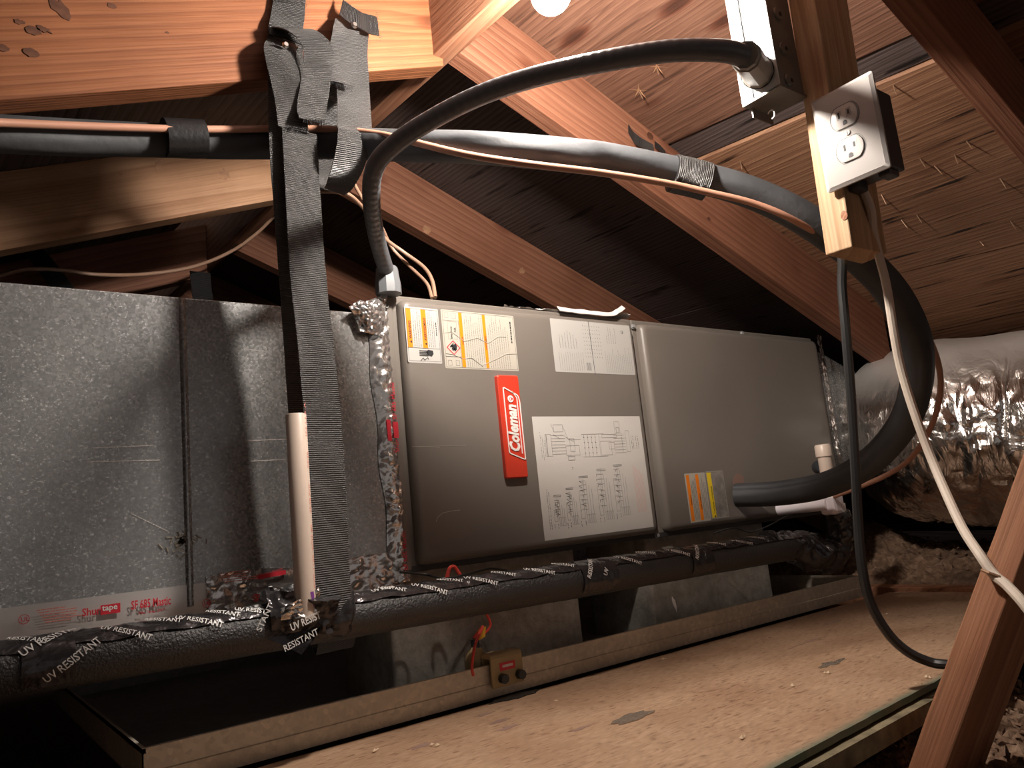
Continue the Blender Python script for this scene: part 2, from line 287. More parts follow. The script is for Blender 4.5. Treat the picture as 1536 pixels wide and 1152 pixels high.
# ------------------------------------------------------------------ mesh helpers
def smooth(ob, ang=35):
    for p in ob.data.polygons: p.use_smooth = True
    try: ob.data.set_sharp_from_angle(angle=math.radians(ang))
    except Exception: pass
U = 1.0     # metres per drawing unit of the section being built
class MB:
    def __init__(s): s.v = []; s.f = []; s.uv = {}
    def add(s, vs, fs, uvs=None):
        o = len(s.v); s.v += [V(a) for a in vs]
        for k, f in enumerate(fs):
            if uvs: s.uv[len(s.f)] = [uvs[i] for i in f]
            s.f.append([i + o for i in f])
        return s
    def box(s, a, b):
        x0, x1 = sorted((a[0], b[0])); y0, y1 = sorted((a[1], b[1])); z0, z1 = sorted((a[2], b[2]))
        vs = [(x0, y0, z0), (x1, y0, z0), (x1, y1, z0), (x0, y1, z0), (x0, y0, z1), (x1, y0, z1), (x1, y1, z1), (x0, y1, z1)]
        return s.hexa(vs)
    def hexa(s, vs):
        return s.add(vs, [(0, 3, 2, 1), (4, 5, 6, 7), (0, 1, 5, 4), (1, 2, 6, 5), (2, 3, 7, 6), (3, 0, 4, 7)])
    def prism(s, poly, d):     # poly: 3D points, extruded by vector d
        n = len(poly); vs = [V(p) for p in poly] + [V(p) + V(d) for p in poly]
        return s.add(vs, [tuple(range(n)), tuple(range(2 * n - 1, n - 1, -1))] + [(i, i + n, (i + 1) % n + n, (i + 1) % n) for i in range(n)])
    def build(s, name, mat, parent=None, sm=False, bevel=0, org=None, ang=35):
        me = bpy.data.meshes.new(name)
        o = V(org) * U if org is not None else (V(parent['_org']) if parent is not None else V((0, 0, 0)))
        me.from_pydata([tuple(a * U - o) for a in s.v], [], s.f); me.validate(); 
        if s.uv:
            l = me.uv_layers.new(name='UVMap')
            for p in me.polygons:
                u = s.uv.get(p.index)
                if u:
                    for li, c in zip(p.loop_indices, u): l.data[li].uv = c
        bm = bmesh.new(); bm.from_mesh(me); bmesh.ops.recalc_face_normals(bm, faces=bm.faces); bm.to_mesh(me); bm.free()
        me.materials.append(MAT[mat] if isinstance(mat, str) else mat)
        ob = bpy.data.objects.new(name, me); C.objects.link(ob)
        if parent is not None: ob.parent = parent
        else: ob.location = o
        ob['_org'] = tuple(o)
        if bevel:
            md = ob.modifiers.new('bevel', 'BEVEL'); md.width = bevel; md.segments = 2; md.limit_method = 'ANGLE'; md.angle_limit = math.radians(40)
        if sm: smooth(ob, ang)
        return ob
def tag(o, label, cat, group=None):
    o['label'] = label; o['category'] = cat
    if group: o['group'] = group
    return o
def thing(name, loc, label, cat, group=None):
    o = bpy.data.objects.new(name, None); C.objects.link(o); loc = V(loc) * U; o.location = loc; o['_org'] = tuple(loc); o.empty_display_size = .05
    return tag(o, label, cat, group)
def struct(o): o['kind'] = 'structure'; return o
def spline(pts, n=10):
    P = [V(p) for p in pts]; out = []
    P = [P[0] * 2 - P[1]] + P + [P[-1] * 2 - P[-2]]
    for i in range(1, len(P) - 2):
        a, b, c, d = P[i - 1:i + 3]
        for k in range(n):
            t = k / n
            out.append(.5 * ((2 * b) + (c - a) * t + (2 * a - 5 * b + 4 * c - d) * t * t + (-a + 3 * b - 3 * c + d) * t ** 3))
    out.append(P[-2]); return out
def frames(path, up=None):
    fr = []; prev = None
    for i, p in enumerate(path):
        t = (path[min(i + 1, len(path) - 1)] - path[max(i - 1, 0)]).normalized()
        if prev is None:
            u = V((0, 0, 1)) if abs(t.z) < .9 else V((0, 1, 0))
            if up: u = V(up)
            n = (u - t * u.dot(t)).normalized()
        else: n = (prev - t * prev.dot(t)).normalized()
        prev = n; fr.append((p, t, n, t.cross(n)))
    return fr
def tube(mb, path, rad, seg=14, cap=True, disp=None, a0=0, a1=2 * math.pi):
    fr = frames(path); N = len(path); L = 0; vs = []; uv = []
    closed = abs(a1 - a0 - 2 * math.pi) < 1e-4
    cols = seg if closed else seg + 1
    for i, (p, t, n, b) in enumerate(fr):
        if i: L += (p - fr[i - 1][0]).length
        r = rad[i] if isinstance(rad, (list, tuple)) else rad
        for k in range(cols):
            a = a0 + (a1 - a0) * k / seg
            d = n * math.cos(a) + b * math.sin(a)
            q = p + d * r
            if disp: q += d * disp(q, a, L)
            vs.append(q); uv.append((k / seg, L))
    fs = []
    for i in range(N - 1):
        for k in range(seg):
            k2 = (k + 1) % cols
            fs.append((i * cols + k, i * cols + k2, (i + 1) * cols + k2, (i + 1) * cols + k))
    if cap and closed:
        fs += [tuple(range(cols - 1, -1, -1)), tuple((N - 1) * cols + k for k in range(cols))]
    return mb.add(vs, fs, uv)
def cyl(mb, a, b, r, seg=20, r2=None): return tube(mb, [V(a), V(b)], [r, r if r2 is None else r2], seg)
def ribbon(mb, path, wid, th=.0015, cols=6, crink=0, seed=0):
    """path: centre points, wid: half-width vectors"""
    vs = []; uv = []; L = 0; N = len(path)
    for i, p in enumerate(path):
        if i: L += (p - path[i - 1]).length
        t = (path[min(i + 1, N - 1)] - path[max(i - 1, 0)]).normalized(); nn = t.cross(wid[i]).normalized()
        for k in range(cols + 1):
            f = k / cols * 2 - 1
            q = p + wid[i] * f
            if crink: q = q + nn * noise.noise(q * 28 + V((seed, 0, 0))) * crink
            vs.append(q + nn * th / 2); uv.append((k / cols * wid[i].length * 2, L))
    M = len(vs)
    for i, p in enumerate(path):
        t = (path[min(i + 1, N - 1)] - path[max(i - 1, 0)]).normalized(); nn = t.cross(wid[i]).normalized()
        for k in range(cols + 1): vs.append(vs[i * (cols + 1) + k] - nn * th); uv.append(uv[i * (cols + 1) + k])
    fs = []; c = cols + 1
    for i in range(N - 1):
        for k in range(cols):
            a = i * c + k; fs.append((a, a + 1, a + c + 1, a + c)); fs.append((M + a, M + a + c, M + a + c + 1, M + a + 1))
        for k in (0, cols):
            a = i * c + k; fs.append((a, a + c, M + a + c, M + a))
    for i in (0, N - 1):
        for k in range(cols):
            a = i * c + k; fs.append((a, M + a, M + a + 1, a + 1))
    return mb.add(vs, fs, uv)
def rrect(cx0, cx1, cz0, cz1, r, n=4):
    pts = []
    for (x, z, a0) in ((cx1 - r, cz0 + r, -90), (cx1 - r, cz1 - r, 0), (cx0 + r, cz1 - r, 90), (cx0 + r, cz0 + r, 180)):
        for k in range(n + 1):
            a = math.radians(a0 + 90 * k / n); pts.append((x + r * math.cos(a), z + r * math.sin(a)))
    return pts
def loft(mb, loops, cap0=True, cap1=True):
    n = len(loops[0]); vs = [p for l in loops for p in l]; fs = []
    for i in range(len(loops) - 1):
        for k in range(n): fs.append((i * n + k, i * n + (k + 1) % n, (i + 1) * n + (k + 1) % n, (i + 1) * n + k))
    if cap0: fs.append(tuple(range(n - 1, -1, -1)))
    if cap1: fs.append(tuple((len(loops) - 1) * n + k for k in range(n)))
    return mb.add(vs, fs)
def text_mesh(s, bold=0, ext=.0, align='LEFT', shear=0, res=2):
    cu = bpy.data.curves.new('t', 'FONT'); cu.body = s; cu.size = 1; cu.extrude = ext; cu.offset = bold; cu.shear = shear; cu.resolution_u = res
    ob = bpy.data.objects.new('t', cu); C.objects.link(ob)
    bpy.context.view_layer.update()
    me = bpy.data.meshes.new_from_object(ob.evaluated_get(bpy.context.evaluated_depsgraph_get()))
    vs = [v.co.copy() for v in me.vertices]; fs = [tuple(p.vertices) for p in me.polygons]
    bpy.data.objects.remove(ob); bpy.data.curves.remove(cu); bpy.data.meshes.remove(me)
    return vs, fs
def put_text(mb, s, o, xd, yd, height=None, length=None, lift=0, bold=0, shear=0, ext=0, fn=None):
    vs, fs = text_mesh(s, bold, .0, shear=shear)
    if not vs: return mb
    x0 = min(v.x for v in vs); x1 = max(v.x for v in vs); y0 = min(v.y for v in vs); y1 = max(v.y for v in vs)
    h = height; sx = sy = None
    if height: sy = height / (y1 - y0)
    if length: sx = length / (x1 - x0)
    if sx is None: sx = sy
    if sy is None: sy = sx
    xd = V(xd).normalized(); yd = V(yd).normalized(); nd = xd.cross(yd); o = V(o)
    pts = []
    for v in vs:
        a = (v.x - x0) * sx; b_ = (v.y - y0) * sy
        pts.append(fn(a, b_) if fn else o + xd * a + yd * b_ + nd * lift)
    if ext:
        n = len(pts); bot = [p - nd * ext for p in pts]
        from collections import Counter
        ec = Counter()
        for f in fs:
            for i in range(len(f)): ec[(f[i], f[(i + 1) % len(f)])] += 1
        side = [(a, b2, b2 + n, a + n) for (a, b2) in ec if (b2, a) not in ec]
        return mb.add(pts + bot, list(fs) + side)
    return mb.add(pts, fs)

# ================================================================== SETTING
def zbR(x): return .735 - .385 * (x - .819)
def zbL(x): return .748 - .368 * (.673 - x)
TH = .145
# roof sheathing, right slope, in boards running along Y (slightly skewed as in the attic)
roof = bpy.data.objects.new('ceiling', None); C.objects.link(roof); roof['_org'] = (0, 0, 0); struct(roof)
SK = -.11
def sheath(x0, x1, z_off, mat, left=False, y0=-1.6, y1=3.3, th=.015, nm='sheathing_board', jag=0):
    mb = MB(); zf = zbL if left else zbR
    N = 26
    top = []; 
    vs = []
    for i in range(N + 1):
        y = y0 + (y1 - y0) * i / N; sk = SK * (y - .75)
        j0 = random.uniform(-jag, jag); j1 = random.uniform(-jag, jag)
        for x in (x0 + sk + j0, x1 + sk + j1):
            for dz in (0, th): vs.append((x, y, zf(x) + TH + z_off + dz))
    fs = []
    for i in range(N):
        a = i * 4; b_ = a + 4
        fs += [(a, a + 2, b_ + 2, b_), (a + 1, b_ + 1, b_ + 3, a + 3), (a, b_, b_ + 1, a + 1), (a + 2, a + 3, b_ + 3, b_ + 2)]
    fs += [(0, 1, 3, 2), (N * 4, N * 4 + 2, N * 4 + 3, N * 4 + 1)]
    mb.add(vs, fs); return mb.build(nm, mat, roof)
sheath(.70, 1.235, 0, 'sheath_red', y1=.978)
sheath(.70, 1.8, .001, 'sheath_dark', y0=.981)  # darker copy past the joint: shade behind the rafter put into the wood colour
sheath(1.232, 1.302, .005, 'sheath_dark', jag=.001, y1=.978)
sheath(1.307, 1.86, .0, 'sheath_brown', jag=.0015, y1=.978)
sheath(1.806, 2.42, .001, 'sheath_dark', y0=.981)  # same boards darkened here too, shade behind the rafter as wood colour
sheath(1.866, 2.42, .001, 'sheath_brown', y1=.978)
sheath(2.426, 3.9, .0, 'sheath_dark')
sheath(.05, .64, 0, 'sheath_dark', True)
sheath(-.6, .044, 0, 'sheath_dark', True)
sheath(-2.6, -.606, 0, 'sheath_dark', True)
fl = MB().box((-2.6, -1.6, -.46), (3.9, 3.3, -.44)).build('floor', 'gypsum', org=(0, 0, -.45)); struct(fl)
gb = MB().box((-2.6, 3.3, -.45), (3.9, 3.32, 1.0)).build('wall_back', 'sheath_dark', org=(0, 3.3, 0)); struct(gb)

wr = MB().box((3.9, -1.6, -.45), (3.92, 3.3, .3)).build('wall_right', 'sheath_dark', org=(3.9, 1, 0)); struct(wr)
wl = MB().box((-2.62, -1.6, -.45), (-2.6, 3.3, .3)).build('wall_left', 'sheath_dark', org=(-2.6, 1, 0)); struct(wl)

# ---- rafters (each a thing); local x runs along the rafter so that the grain follows it
def rafter(Y, x0, x1, left, mat, label, zadj=0):
    ang = -AL if left else AR
    zf = zbL if left else zbR
    L = (x1 - x0) / math.cos(ang)
    dpt = TH * math.cos(ang)
    mb = MB(); N = 30; dy = .038
    ta = math.tan(ang)
    vs = []
    for i in range(N + 1):
        s = L * i / N
        for (z, y) in ((0, 0), (0, dy), (dpt, dy), (dpt, 0)):
            e = .0012 * noise.noise(V((s * 6 + Y * 11, y * 40, z * 20)))
            vs.append((s - z * math.tan(ang), y + e, z + e))
    fs = [(0, 1, 2, 3), (N * 4 + 3, N * 4 + 2, N * 4 + 1, N * 4)]
    for i in range(N):
        a = i * 4
        for k in range(4): fs.append((a + k, a + (k + 1) % 4, a + 4 + (k + 1) % 4, a + 4 + k))
    mb.add(vs, fs); ob = mb.build('rafter', mat, bevel=.0015, org=(0, 0, 0))
    ob.location = (x0, Y, zf(x0) + zadj); ob.rotation_euler = (0, ang, 0)
    return tag(ob, label, 'rafter')
rafter(.387, .70, 2.3, False, 'rafter_right', 'shadowed brown rafter crossing the upper right corner, nearest the camera')
R1 = rafter(.96, .695, 1.985, False, 'rafter_right', 'lit reddish rafter sloping down behind the light bulb to the flex duct')
rafter(1.497, .655, 2.4, False, 'rafter_right', 'reddish rafter sloping down behind the gray conduit to the furnace cabinet top')
rafter(2.03, .62, 3.3, False, 'rafter_right', 'short stretch of rafter seen above the duct just right of the black strap')
rafter(2.57, .57, 3.3, False, 'rafter_right', 'dark rafter farthest back on the right roof slope')
rafter(.96, -1.6, .665, True, 'rafter_left', 'bright orange knotty rafter across the top left, straps nailed to it')
rafter(1.497, -1.6, .618, True, 'rafter_pale', 'pale brown rafter below the black insulated pipe at left')
rafter(2.03, -1.6, .58, True, 'rafter_right', 'dim reddish rafter just above the metal duct, behind the brown cable')
rafter(2.57, -1.6, .53, True, 'rafter_right', 'dark rafter farthest back on the left roof slope')
# ridge board
def ridgeX(y): return .690 - .061 * (y - .8)
mb = MB(); y0, y1 = -.6, 3.25; t = .034
mb.hexa([(ridgeX(y0) - t, y0, .763), (ridgeX(y0), y0, .763), (ridgeX(y1), y1, .750), (ridgeX(y1) - t, y1, .750),
         (ridgeX(y0) - t, y0, .99), (ridgeX(y0), y0, .99), (ridgeX(y1), y1, .98), (ridgeX(y1) - t, y1, .98)])
tag(mb.build('ridge_board', 'ridge_wood', org=(.66, 1, .75), bevel=.002), 'brown ridge board running back between the two roof slopes', 'beam')

# ---- knots and a gouge on the rafter faces (parts of the rafters)
bpy.context.view_layer.update()
raf = [o for o in bpy.data.objects if o.name.startswith('rafter')]
def knot(rf, px, py, Y, r, name='knot', mat='knot_dark', sx=1.5, jag=.25, tilt=0):
    c = onY(px, py, Y - .0002); mb = MB(); pts = []
    for i in range(18):
        a = 2 * math.pi * i / 18; k = r * (1 + jag * noise.noise(V((math.cos(a) * 2 + px, math.sin(a) * 2, py)))); x = k * sx * math.cos(a); z = k * math.sin(a)
        pts.append(c + V((x * math.cos(tilt) - z * math.sin(tilt), 0, x * math.sin(tilt) + z * math.cos(tilt))))
    mb.prism(pts, (0, -.0006, 0)); o = mb.build(name, mat, org=c); o.parent = rf; o.matrix_parent_inverse = rf.matrix_world.inverted(); return o
plain('knot_dark', (.085, .035, .02), .6, 0, .3, 120, .3, .4, 60); plain('knot_pale', (.30, .16, .09), .6, 0, .3, 120, .3, .3, 60)
def rfind(lab): return [o for o in raf if lab in o['label']][0]
B1_ = rfind('bright orange'); B2_ = rfind('pale brown'); R1_ = rfind('behind the light bulb'); R2_ = rfind('behind the gray conduit')
for (px, py, r) in ((47, 79, .0055), (4, 72, .0045), (50, 46, .0055), (168, 9, .0035), (251, 49, .0015)): knot(B1_, px, py, .96, r)
for (px, py, r, t_) in ((92, 14, .0085, -1.0), (66, 44, .004, -.2), (30, 33, .003, .2)): knot(B1_, px, py, .96, r, 'gouge', 'knot_dark', 1.8, .9, t_)
for (px, py, r) in ((239, 248, .010), (337, 262, .012), (180, 262, .005), (117, 345, .004)): knot(B2_, px, py, 1.497, r, 'knot', 'knot_pale', .8, .5)
for (px, py, r) in ((839, 119, .006), (975, 204, .008), (1063, 328, .004)): knot(R1_, px, py, .96, r, sx=1.2)
for (px, py, r) in ((783, 406, .008), (640, 345, .010)): knot(R2_, px, py, 1.497, r, 'knot', 'knot_pale', 1.1, .5)

# ---- nail tips through the sheathing
k = 0
nail = None
for (px, py, s, lab) in [(985, 100, .02, 'bent nail tip in reddish sheathing left of the switch box'), (958, 135, .022, 'nail tip with splintered wood below the conduit'),
        (1380, 238, .022, 'dark nail beside the outlet box right edge'), (1340, 128, .018, 'nail under the black plank joint near the outlet plate'),
        (1432, 232, .02, 'nail tip in brown sheathing right of the outlet box, upper one'), (1402, 249, .02, 'shiny nail tip right of the outlet box bottom corner'),
        (1322, 292, .02, 'shiny nail tip just below the outlet box'), (1352, 330, .02, 'left nail of the close pair below the outlet box'), (1375, 322, .02, 'right nail of the close pair below the outlet box'),
        (1500, 268, .02, 'nail tip near the dark right rafter'), (1516, 332, .02, 'nail tip at the right frame edge level with the post end'), (1470, 362, .012, 'small nail head low in the brown sheathing'),
        (1152, 275, .016, 'nail tip between the pipe and the post, small one'), (1111, 243, .016, 'nail tip below the dark plank, left of the post'), (1450, 212, .018, 'flat nail lying in a dark crack of the sheathing')]:
    # point on the right-slope sheathing
    d = ray(px, py); A = .735 + TH + .385 * .819; tt = A / (d.z + .385 * d.x); p = d * tt
    mb = MB(); dirv = V((random.uniform(-.25, .1), random.uniform(-.5, -.1), -1)).normalized()
    tube(mb, [p - dirv * .004, p + dirv * s * .9, p + dirv * (s * 1.25)], [.0013, .0012, .0002], 8)
    tag(mb.build('roofing_nail', 'rust_nail', org=p), lab, 'nail', 'nail tips through the roof')
# splinters beside two nails
for (px, py) in [(985, 100), (958, 135)]:
    d = ray(px, py); tt = A / (d.z + .385 * d.x); p = d * tt; mb = MB()
    for a in range(5):
        q = V((math.cos(a * 1.3), math.sin(a * 1.3), 0)); q.z = -.385 * q.x - .25
        s_ = q.cross(V((0, 0, 1))).normalized() * .0022
        mb.add([p + s_, p - s_, p + q * random.uniform(.012, .022)], [(0, 1, 2)]); 
    o = mb.build('wood_splinter', 'rafter_pale', org=p); tag(o, 'pale wood splinters around a nail tip ' + ('under the conduit bend' if px < 970 else 'above the conduit shadow'), 'splinter')

U = UF = .947
# ================================================================== FLOOR BOARD, INSULATION
FZ = -.279
poly = [(.10, .505), (.737, .536), (1.126, .56), (1.30, .575), (2.02, .62), (1.96, .93), (1.93, 1.047), (.10, 1.047)]
mb = MB(); pp = []
pts = []
for i in range(len(poly)):
    a = V((*poly[i], 0)); b2 = V((*poly[(i + 1) % len(poly)], 0)); n = max(1, int((b2 - a).length / .02))
    for k in range(n):
        q = a.lerp(b2, k / n); j = .0016 * noise.noise(q * 60)
        q.y += j; q.z = FZ; pts.append(q)
mb.prism(pts, (0, 0, -.008))
ob_board = mb.build('floor_panel', 'osb', org=(.1, .525, FZ)); tag(ob_board, 'stained tan strand-board floor panel in front of the drain pan', 'floor panel')
# the second layer under it, showing at the near edge
mb = MB(); p2 = [V((x, y - .013 + .003 * math.sin(x * 9), FZ - .0115)) for x, y in [(.10, .505), (.737, .536), (1.126, .56), (1.30, .575), (2.02, .62), (1.9, .9), (.2, .9)]]
mb.prism(p2, (0, 0, -.022)); tag(mb.build('floor_panel', 'board_edge', org=(.1, .5, FZ - .03)), 'dark weathered lower board showing under the near edge of the tan floor panel', 'floor panel')
# ledge behind board end
mb = MB(); mb.hexa([(1.955, .45, FZ - .05), (2.0, .45, FZ - .05), (2.0, 1.3, FZ - .05), (1.94, 1.3, FZ - .05), (1.955, .45, FZ + .010), (2.0, .45, FZ + .010), (2.0, 1.3, FZ + .010), (1.94, 1.3, FZ + .010)])
tag(mb.build('joist', 'brace_wood', org=(1.97, .9, FZ), bevel=.002), 'brown joist edge at the far end of the floor panel, before the insulation', 'joist')
# stains on the board
def blob(name, mat, c, rx, ry, ang, z, label, cat, n=22, h=.0008, rough=.35, seed=0):
    pts = []
    for i in range(n):
        a = 2 * math.pi * i / n; r = 1 + rough * noise.noise(V((math.cos(a) * 2.2 + seed, math.sin(a) * 2.2, seed * 1.7)) ) * 1.6
        x = rx * r * math.cos(a); y = ry * r * math.sin(a)
        pts.append(V((c.x + x * math.cos(ang) - y * math.sin(ang), c.y + x * math.sin(ang) + y * math.cos(ang), z)))
    mb = MB(); mb.prism(pts, (0, 0, h)); o = mb.build(name, mat, org=c)
    if label: tag(o, label, cat)
    return o
P = lambda x, y: onZ(x, y, FZ)
blob('tape_patch', 'patch_grey', P(945, 1077), .036, .0135, .12, FZ, 'shiny gray irregular patch stuck to the middle of the floor panel', 'patch', h=.0012, seed=2, rough=.5)
blob('tape_patch', 'patch_grey', P(1245, 996), .030, .008, .05, FZ, 'dull gray patch on the floor panel near the black cable', 'patch', h=.0008, seed=5, rough=.6)
stains = [(748, 1082, .016, .006, 'left purple stain of the row in front of the float switch'), (725, 1072, .013, .005, 'small purple stain nearest the pan edge below the clip'), (765, 1090, .02, .006, 'longer purple stain right of the row of drips'),
          (635, 1118, .018, .006, 'purple stain at the left end of the floor panel'), (870, 1093, .014, .004, 'faint purple stain left of the gray shiny patch'), (1215, 962, .05, .0025, 'thin dark scratch-like streak toward the far end of the floor panel'), (1250, 933, .025, .006, 'faint dark stain near the far end of the floor panel')]
for i, (x, y, rx, ry, lab) in enumerate(stains):
    blob('stain', 'stain_purple', P(x, y), rx, ry, .05, FZ, lab, 'stain', h=.0003, seed=9 + i * 3, rough=.7)
# debris bits
bits = [(650, 1120), (1240, 1010), (1308, 905), (1330, 922), (560, 1128), (835, 1052), (1395, 1018), (1382, 1028), (690, 1060), (1190, 1030), (1000, 990), (1120, 1110)]
mb = MB()
for (x, y) in bits:
    c = P(x, y)
    for k in range(2):
        q = c + V((random.uniform(-.006, .006), random.uniform(-.006, .006), .0022)); r = random.uniform(.0012, .003)
        mb.add([q + V((r * 1.8, 0, 0)), q + V((-r, r, 0)), q + V((-r, -r, 0)), q + V((0, 0, r))], [(0, 1, 3), (1, 2, 3), (2, 0, 3), (0, 2, 1)])
o = mb.build('wood_crumbs', 'debris_pale', org=P(800, 1050)); o['kind'] = 'stuff'; tag(o, 'small pale wood crumbs scattered on the floor panel', 'debris')
# gap gunk in front of pan under switch
mb = MB(); c = onY(770, 1046, 1.05); 
pts = []
for i in range(26):
    a = 2 * math.pi * i / 26; r = 1 + .5 * noise.noise(V((math.cos(a) * 3, math.sin(a) * 3, 4)))
    pts.append(V((c.x + .047 * r * math.cos(a), 1.042 + .013 * r * math.sin(a), FZ + .0003)))
mb.prism(pts, (0, 0, .0012)); tag(mb.build('tar_patch', 'tape_black', org=c), 'black gummy patch on the panel edge under the tan float switch', 'patch')

# insulation
def mound(x0, x1, y0, y1, hf, name, label, step=.008, chips=0, seed=0):
    mb = MB(); nx = int((x1 - x0) / step); ny = int((y1 - y0) / step); vs = []
    for j in range(ny + 1):
        for i in range(nx + 1):
            x = x0 + (x1 - x0) * i / nx; y = y0 + (y1 - y0) * j / ny; q = V((x, y, seed))
            z = hf(x, y) + .014 * noise.noise(q * 22) + .010 * noise.noise(q * 55) + .008 * noise.noise(q * 120)
            vs.append((x + .006 * noise.noise(q * 60 + V((5, 5, 5))), y + .006 * noise.noise(q * 60 + V((9, 1, 5))), z))
    fs = [(j * (nx + 1) + i, j * (nx + 1) + i + 1, (j + 1) * (nx + 1) + i + 1, (j + 1) * (nx + 1) + i) for j in range(ny) for i in range(nx)]
    mb.add(vs, fs)
    rnd = random.Random(seed + 3)
    for _ in range(chips):
        x = rnd.uniform(x0, x1); y = rnd.uniform(y0, y1); z = hf(x, y) + .008 + rnd.uniform(-.004, .012); r = rnd.uniform(.002, .007)
        q = V((x, y, z)); vs4 = [q + V((rnd.uniform(-1, 1), rnd.uniform(-1, 1), rnd.uniform(-1, 1))).normalized() * r * rnd.uniform(.5, 1.6) for _ in range(5)]
        mb.add(vs4, [(0, 1, 2), (0, 2, 3), (0, 3, 4), (0, 4, 1), (1, 4, 3), (1, 3, 2)])
    o = mb.build(name, 'insulation', org=((x0 + x1) / 2, (y0 + y1) / 2, FZ)); o['kind'] = 'stuff'
    return tag(o, label, 'insulation')
mound(.45, 2.0, -.1, .60, lambda x, y: -.372 - .02 * math.sin(x * 4), 'loose_insulation', 'brown loose mineral wool between the floor panel edge and the wooden brace', chips=2600, seed=1)
def hb(x, y):
    z = -.30 + .14 * math.exp(-((x - 2.32) / .26) ** 2) * (.72 + .55 * math.exp(-((y - 1.33) / .13) ** 2))
    return z
mound(1.98, 3.1, .1, 2.2, hb, 'loose_insulation', 'heap of brown loose insulation behind the far end of the floor panel', step=.012, chips=1500, seed=4)
def hl(x, y): return -.40
mound(-1.2, .16, .2, 1.9, hl, 'loose_insulation', 'dark insulation in the shadow left of the drain pan', step=.02, chips=300, seed=8)

# ================================================================== DRAIN PAN
px0, px1, py0, py1, pz0, pz1 = .209, 1.835, 1.06, 1.88, -.272, -.227
t = thing('drain_pan', (1.0, 1.4, pz0), 'long shallow galvanised drain pan under the furnace and duct', 'drain pan')
def wallx(x0, x1, y, z0, z1, th=.0015): return MB().box((x0, y, z0), (x1, y + th, z1))
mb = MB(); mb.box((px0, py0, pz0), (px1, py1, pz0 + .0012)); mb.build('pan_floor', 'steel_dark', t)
mb = MB()
# front wall: slight crease along its length and a hem at the top
prof = [(py0, pz0 - .004), (py0 - .0015, pz0 + .017), (py0, pz0 + .0185), (py0, pz1), (py0 + .003, pz1 + .001), (py0 + .004, pz1 - .008), (py0 + .0025, pz1 - .008), (py0 + .0015, pz0)]
mb.prism([(px0, a, b_) for a, b_ in prof], (px1 - px0, 0, 0)); mb.build('front_wall', 'pan_metal', t)
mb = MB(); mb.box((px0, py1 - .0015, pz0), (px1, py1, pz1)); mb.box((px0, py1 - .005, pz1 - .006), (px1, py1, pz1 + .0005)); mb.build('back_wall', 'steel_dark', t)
for x, s in ((px0, 1), (px1, -1)):
    mb = MB(); mb.box((x, py0, pz0), (x + .0015 * s, py1, pz1)); mb.box((x, py0, pz1 - .006), (x + .004 * s, py1, pz1 + .0006)); mb.build('end_wall', 'pan_metal', t)
U = 1.0
# ================================================================== CONCRETE BLOCKS
def block(x0, x1, y0, y1, label):
    mb = MB(); N = 1
    z0, z1 = pz0 * UF + .0015, -.068
    def face_loop(): pass
    loops = []
    nz = 12
    for k in range(nz + 1):
        z = z0 + (z1 - z0) * k / nz
        pts = rrect(x0, x1, y0, y1, .007, 3)
        lp = []
        # densify along edges
        for i in range(len(pts)):
            a = V((*pts[i], z)); b2 = V((*pts[(i + 1) % len(pts)], z)); n = max(1, int((b2 - a).length / .02))
            for q in range(n):
                c = a.lerp(b2, q / n); d = .0016 * noise.noise(c * 35); c.x += d; c.y += d; lp.append(c)
        loops.append(lp)
    m_ = min(len(l) for l in loops); loops = [l[:m_] for l in loops]
    loft(mb, loops); o = mb.build('concrete_block', 'concrete', org=((x0 + x1) / 2, (y0 + y1) / 2, z0), sm=True, ang=50)
    return tag(o, label, 'concrete block', 'blocks carrying the furnace')
block(.553, .925, 1.068, 1.245, 'left gray concrete block under the furnace, behind the float switch')
block(1.107, 1.486, 1.068, 1.245, 'right gray concrete block under the furnace, with a pale smear on its face')
# pale smear
c = onY(1012, 905, 1.066)
mb = MB(); pts = [V((c.x + .004 * math.cos(a) * (1 + .7 * noise.noise(V((a * 2, 1, 0)))) - .25 * .013 * math.sin(a), 1.0675, c.z + .013 * math.sin(a) * (1 + .6 * noise.noise(V((a * 2, 5, 0)))))) for a in [i * 2 * math.pi / 16 for i in range(16)]]
mb.prism(pts, (0, -.0008, 0)); tag(mb.build('mortar_smear', 'paper_white', org=c), 'small pale smear on the face of the right concrete block', 'stain')

U = .835
# ================================================================== SUPPLY DUCT (galvanised plenum)
YF = 1.272
dz0, dz1 = -.105, .405
t = thing('sheet_metal_duct', (-.2, 1.5, dz0), 'large galvanised sheet metal plenum duct filling the left side', 'duct')
mb = MB()
mb.box((-1.3, YF, dz0), (.688, 1.74, dz1))
body = mb.build('duct_body', 'galvanised', t, bevel=.002)
# standing crease (raised rib) on the face
xr = onY(277, 600, YF).x
mb = MB(); NR = 14; prof = [(-.006, 0), (-.0035, -.0035), (0, -.0055), (.0035, -.0035), (.006, 0)]
za, zb = dz0 + .02, onY(273, 447, YF).z
vs = []
for i in range(NR + 1):
    z = za + (zb - za) * i / NR; s = 1 if i < NR else .15
    for (a, b_) in prof: vs.append((xr + a, YF + b_ * s + .0003, z))
fs = [(i * 5 + k, i * 5 + k + 1, i * 5 + 5 + k + 1, i * 5 + 5 + k) for i in range(NR) for k in range(4)]
mb.add(vs, fs); mb.build('stiffening_rib', 'galvanised', t, sm=True, ang=80)
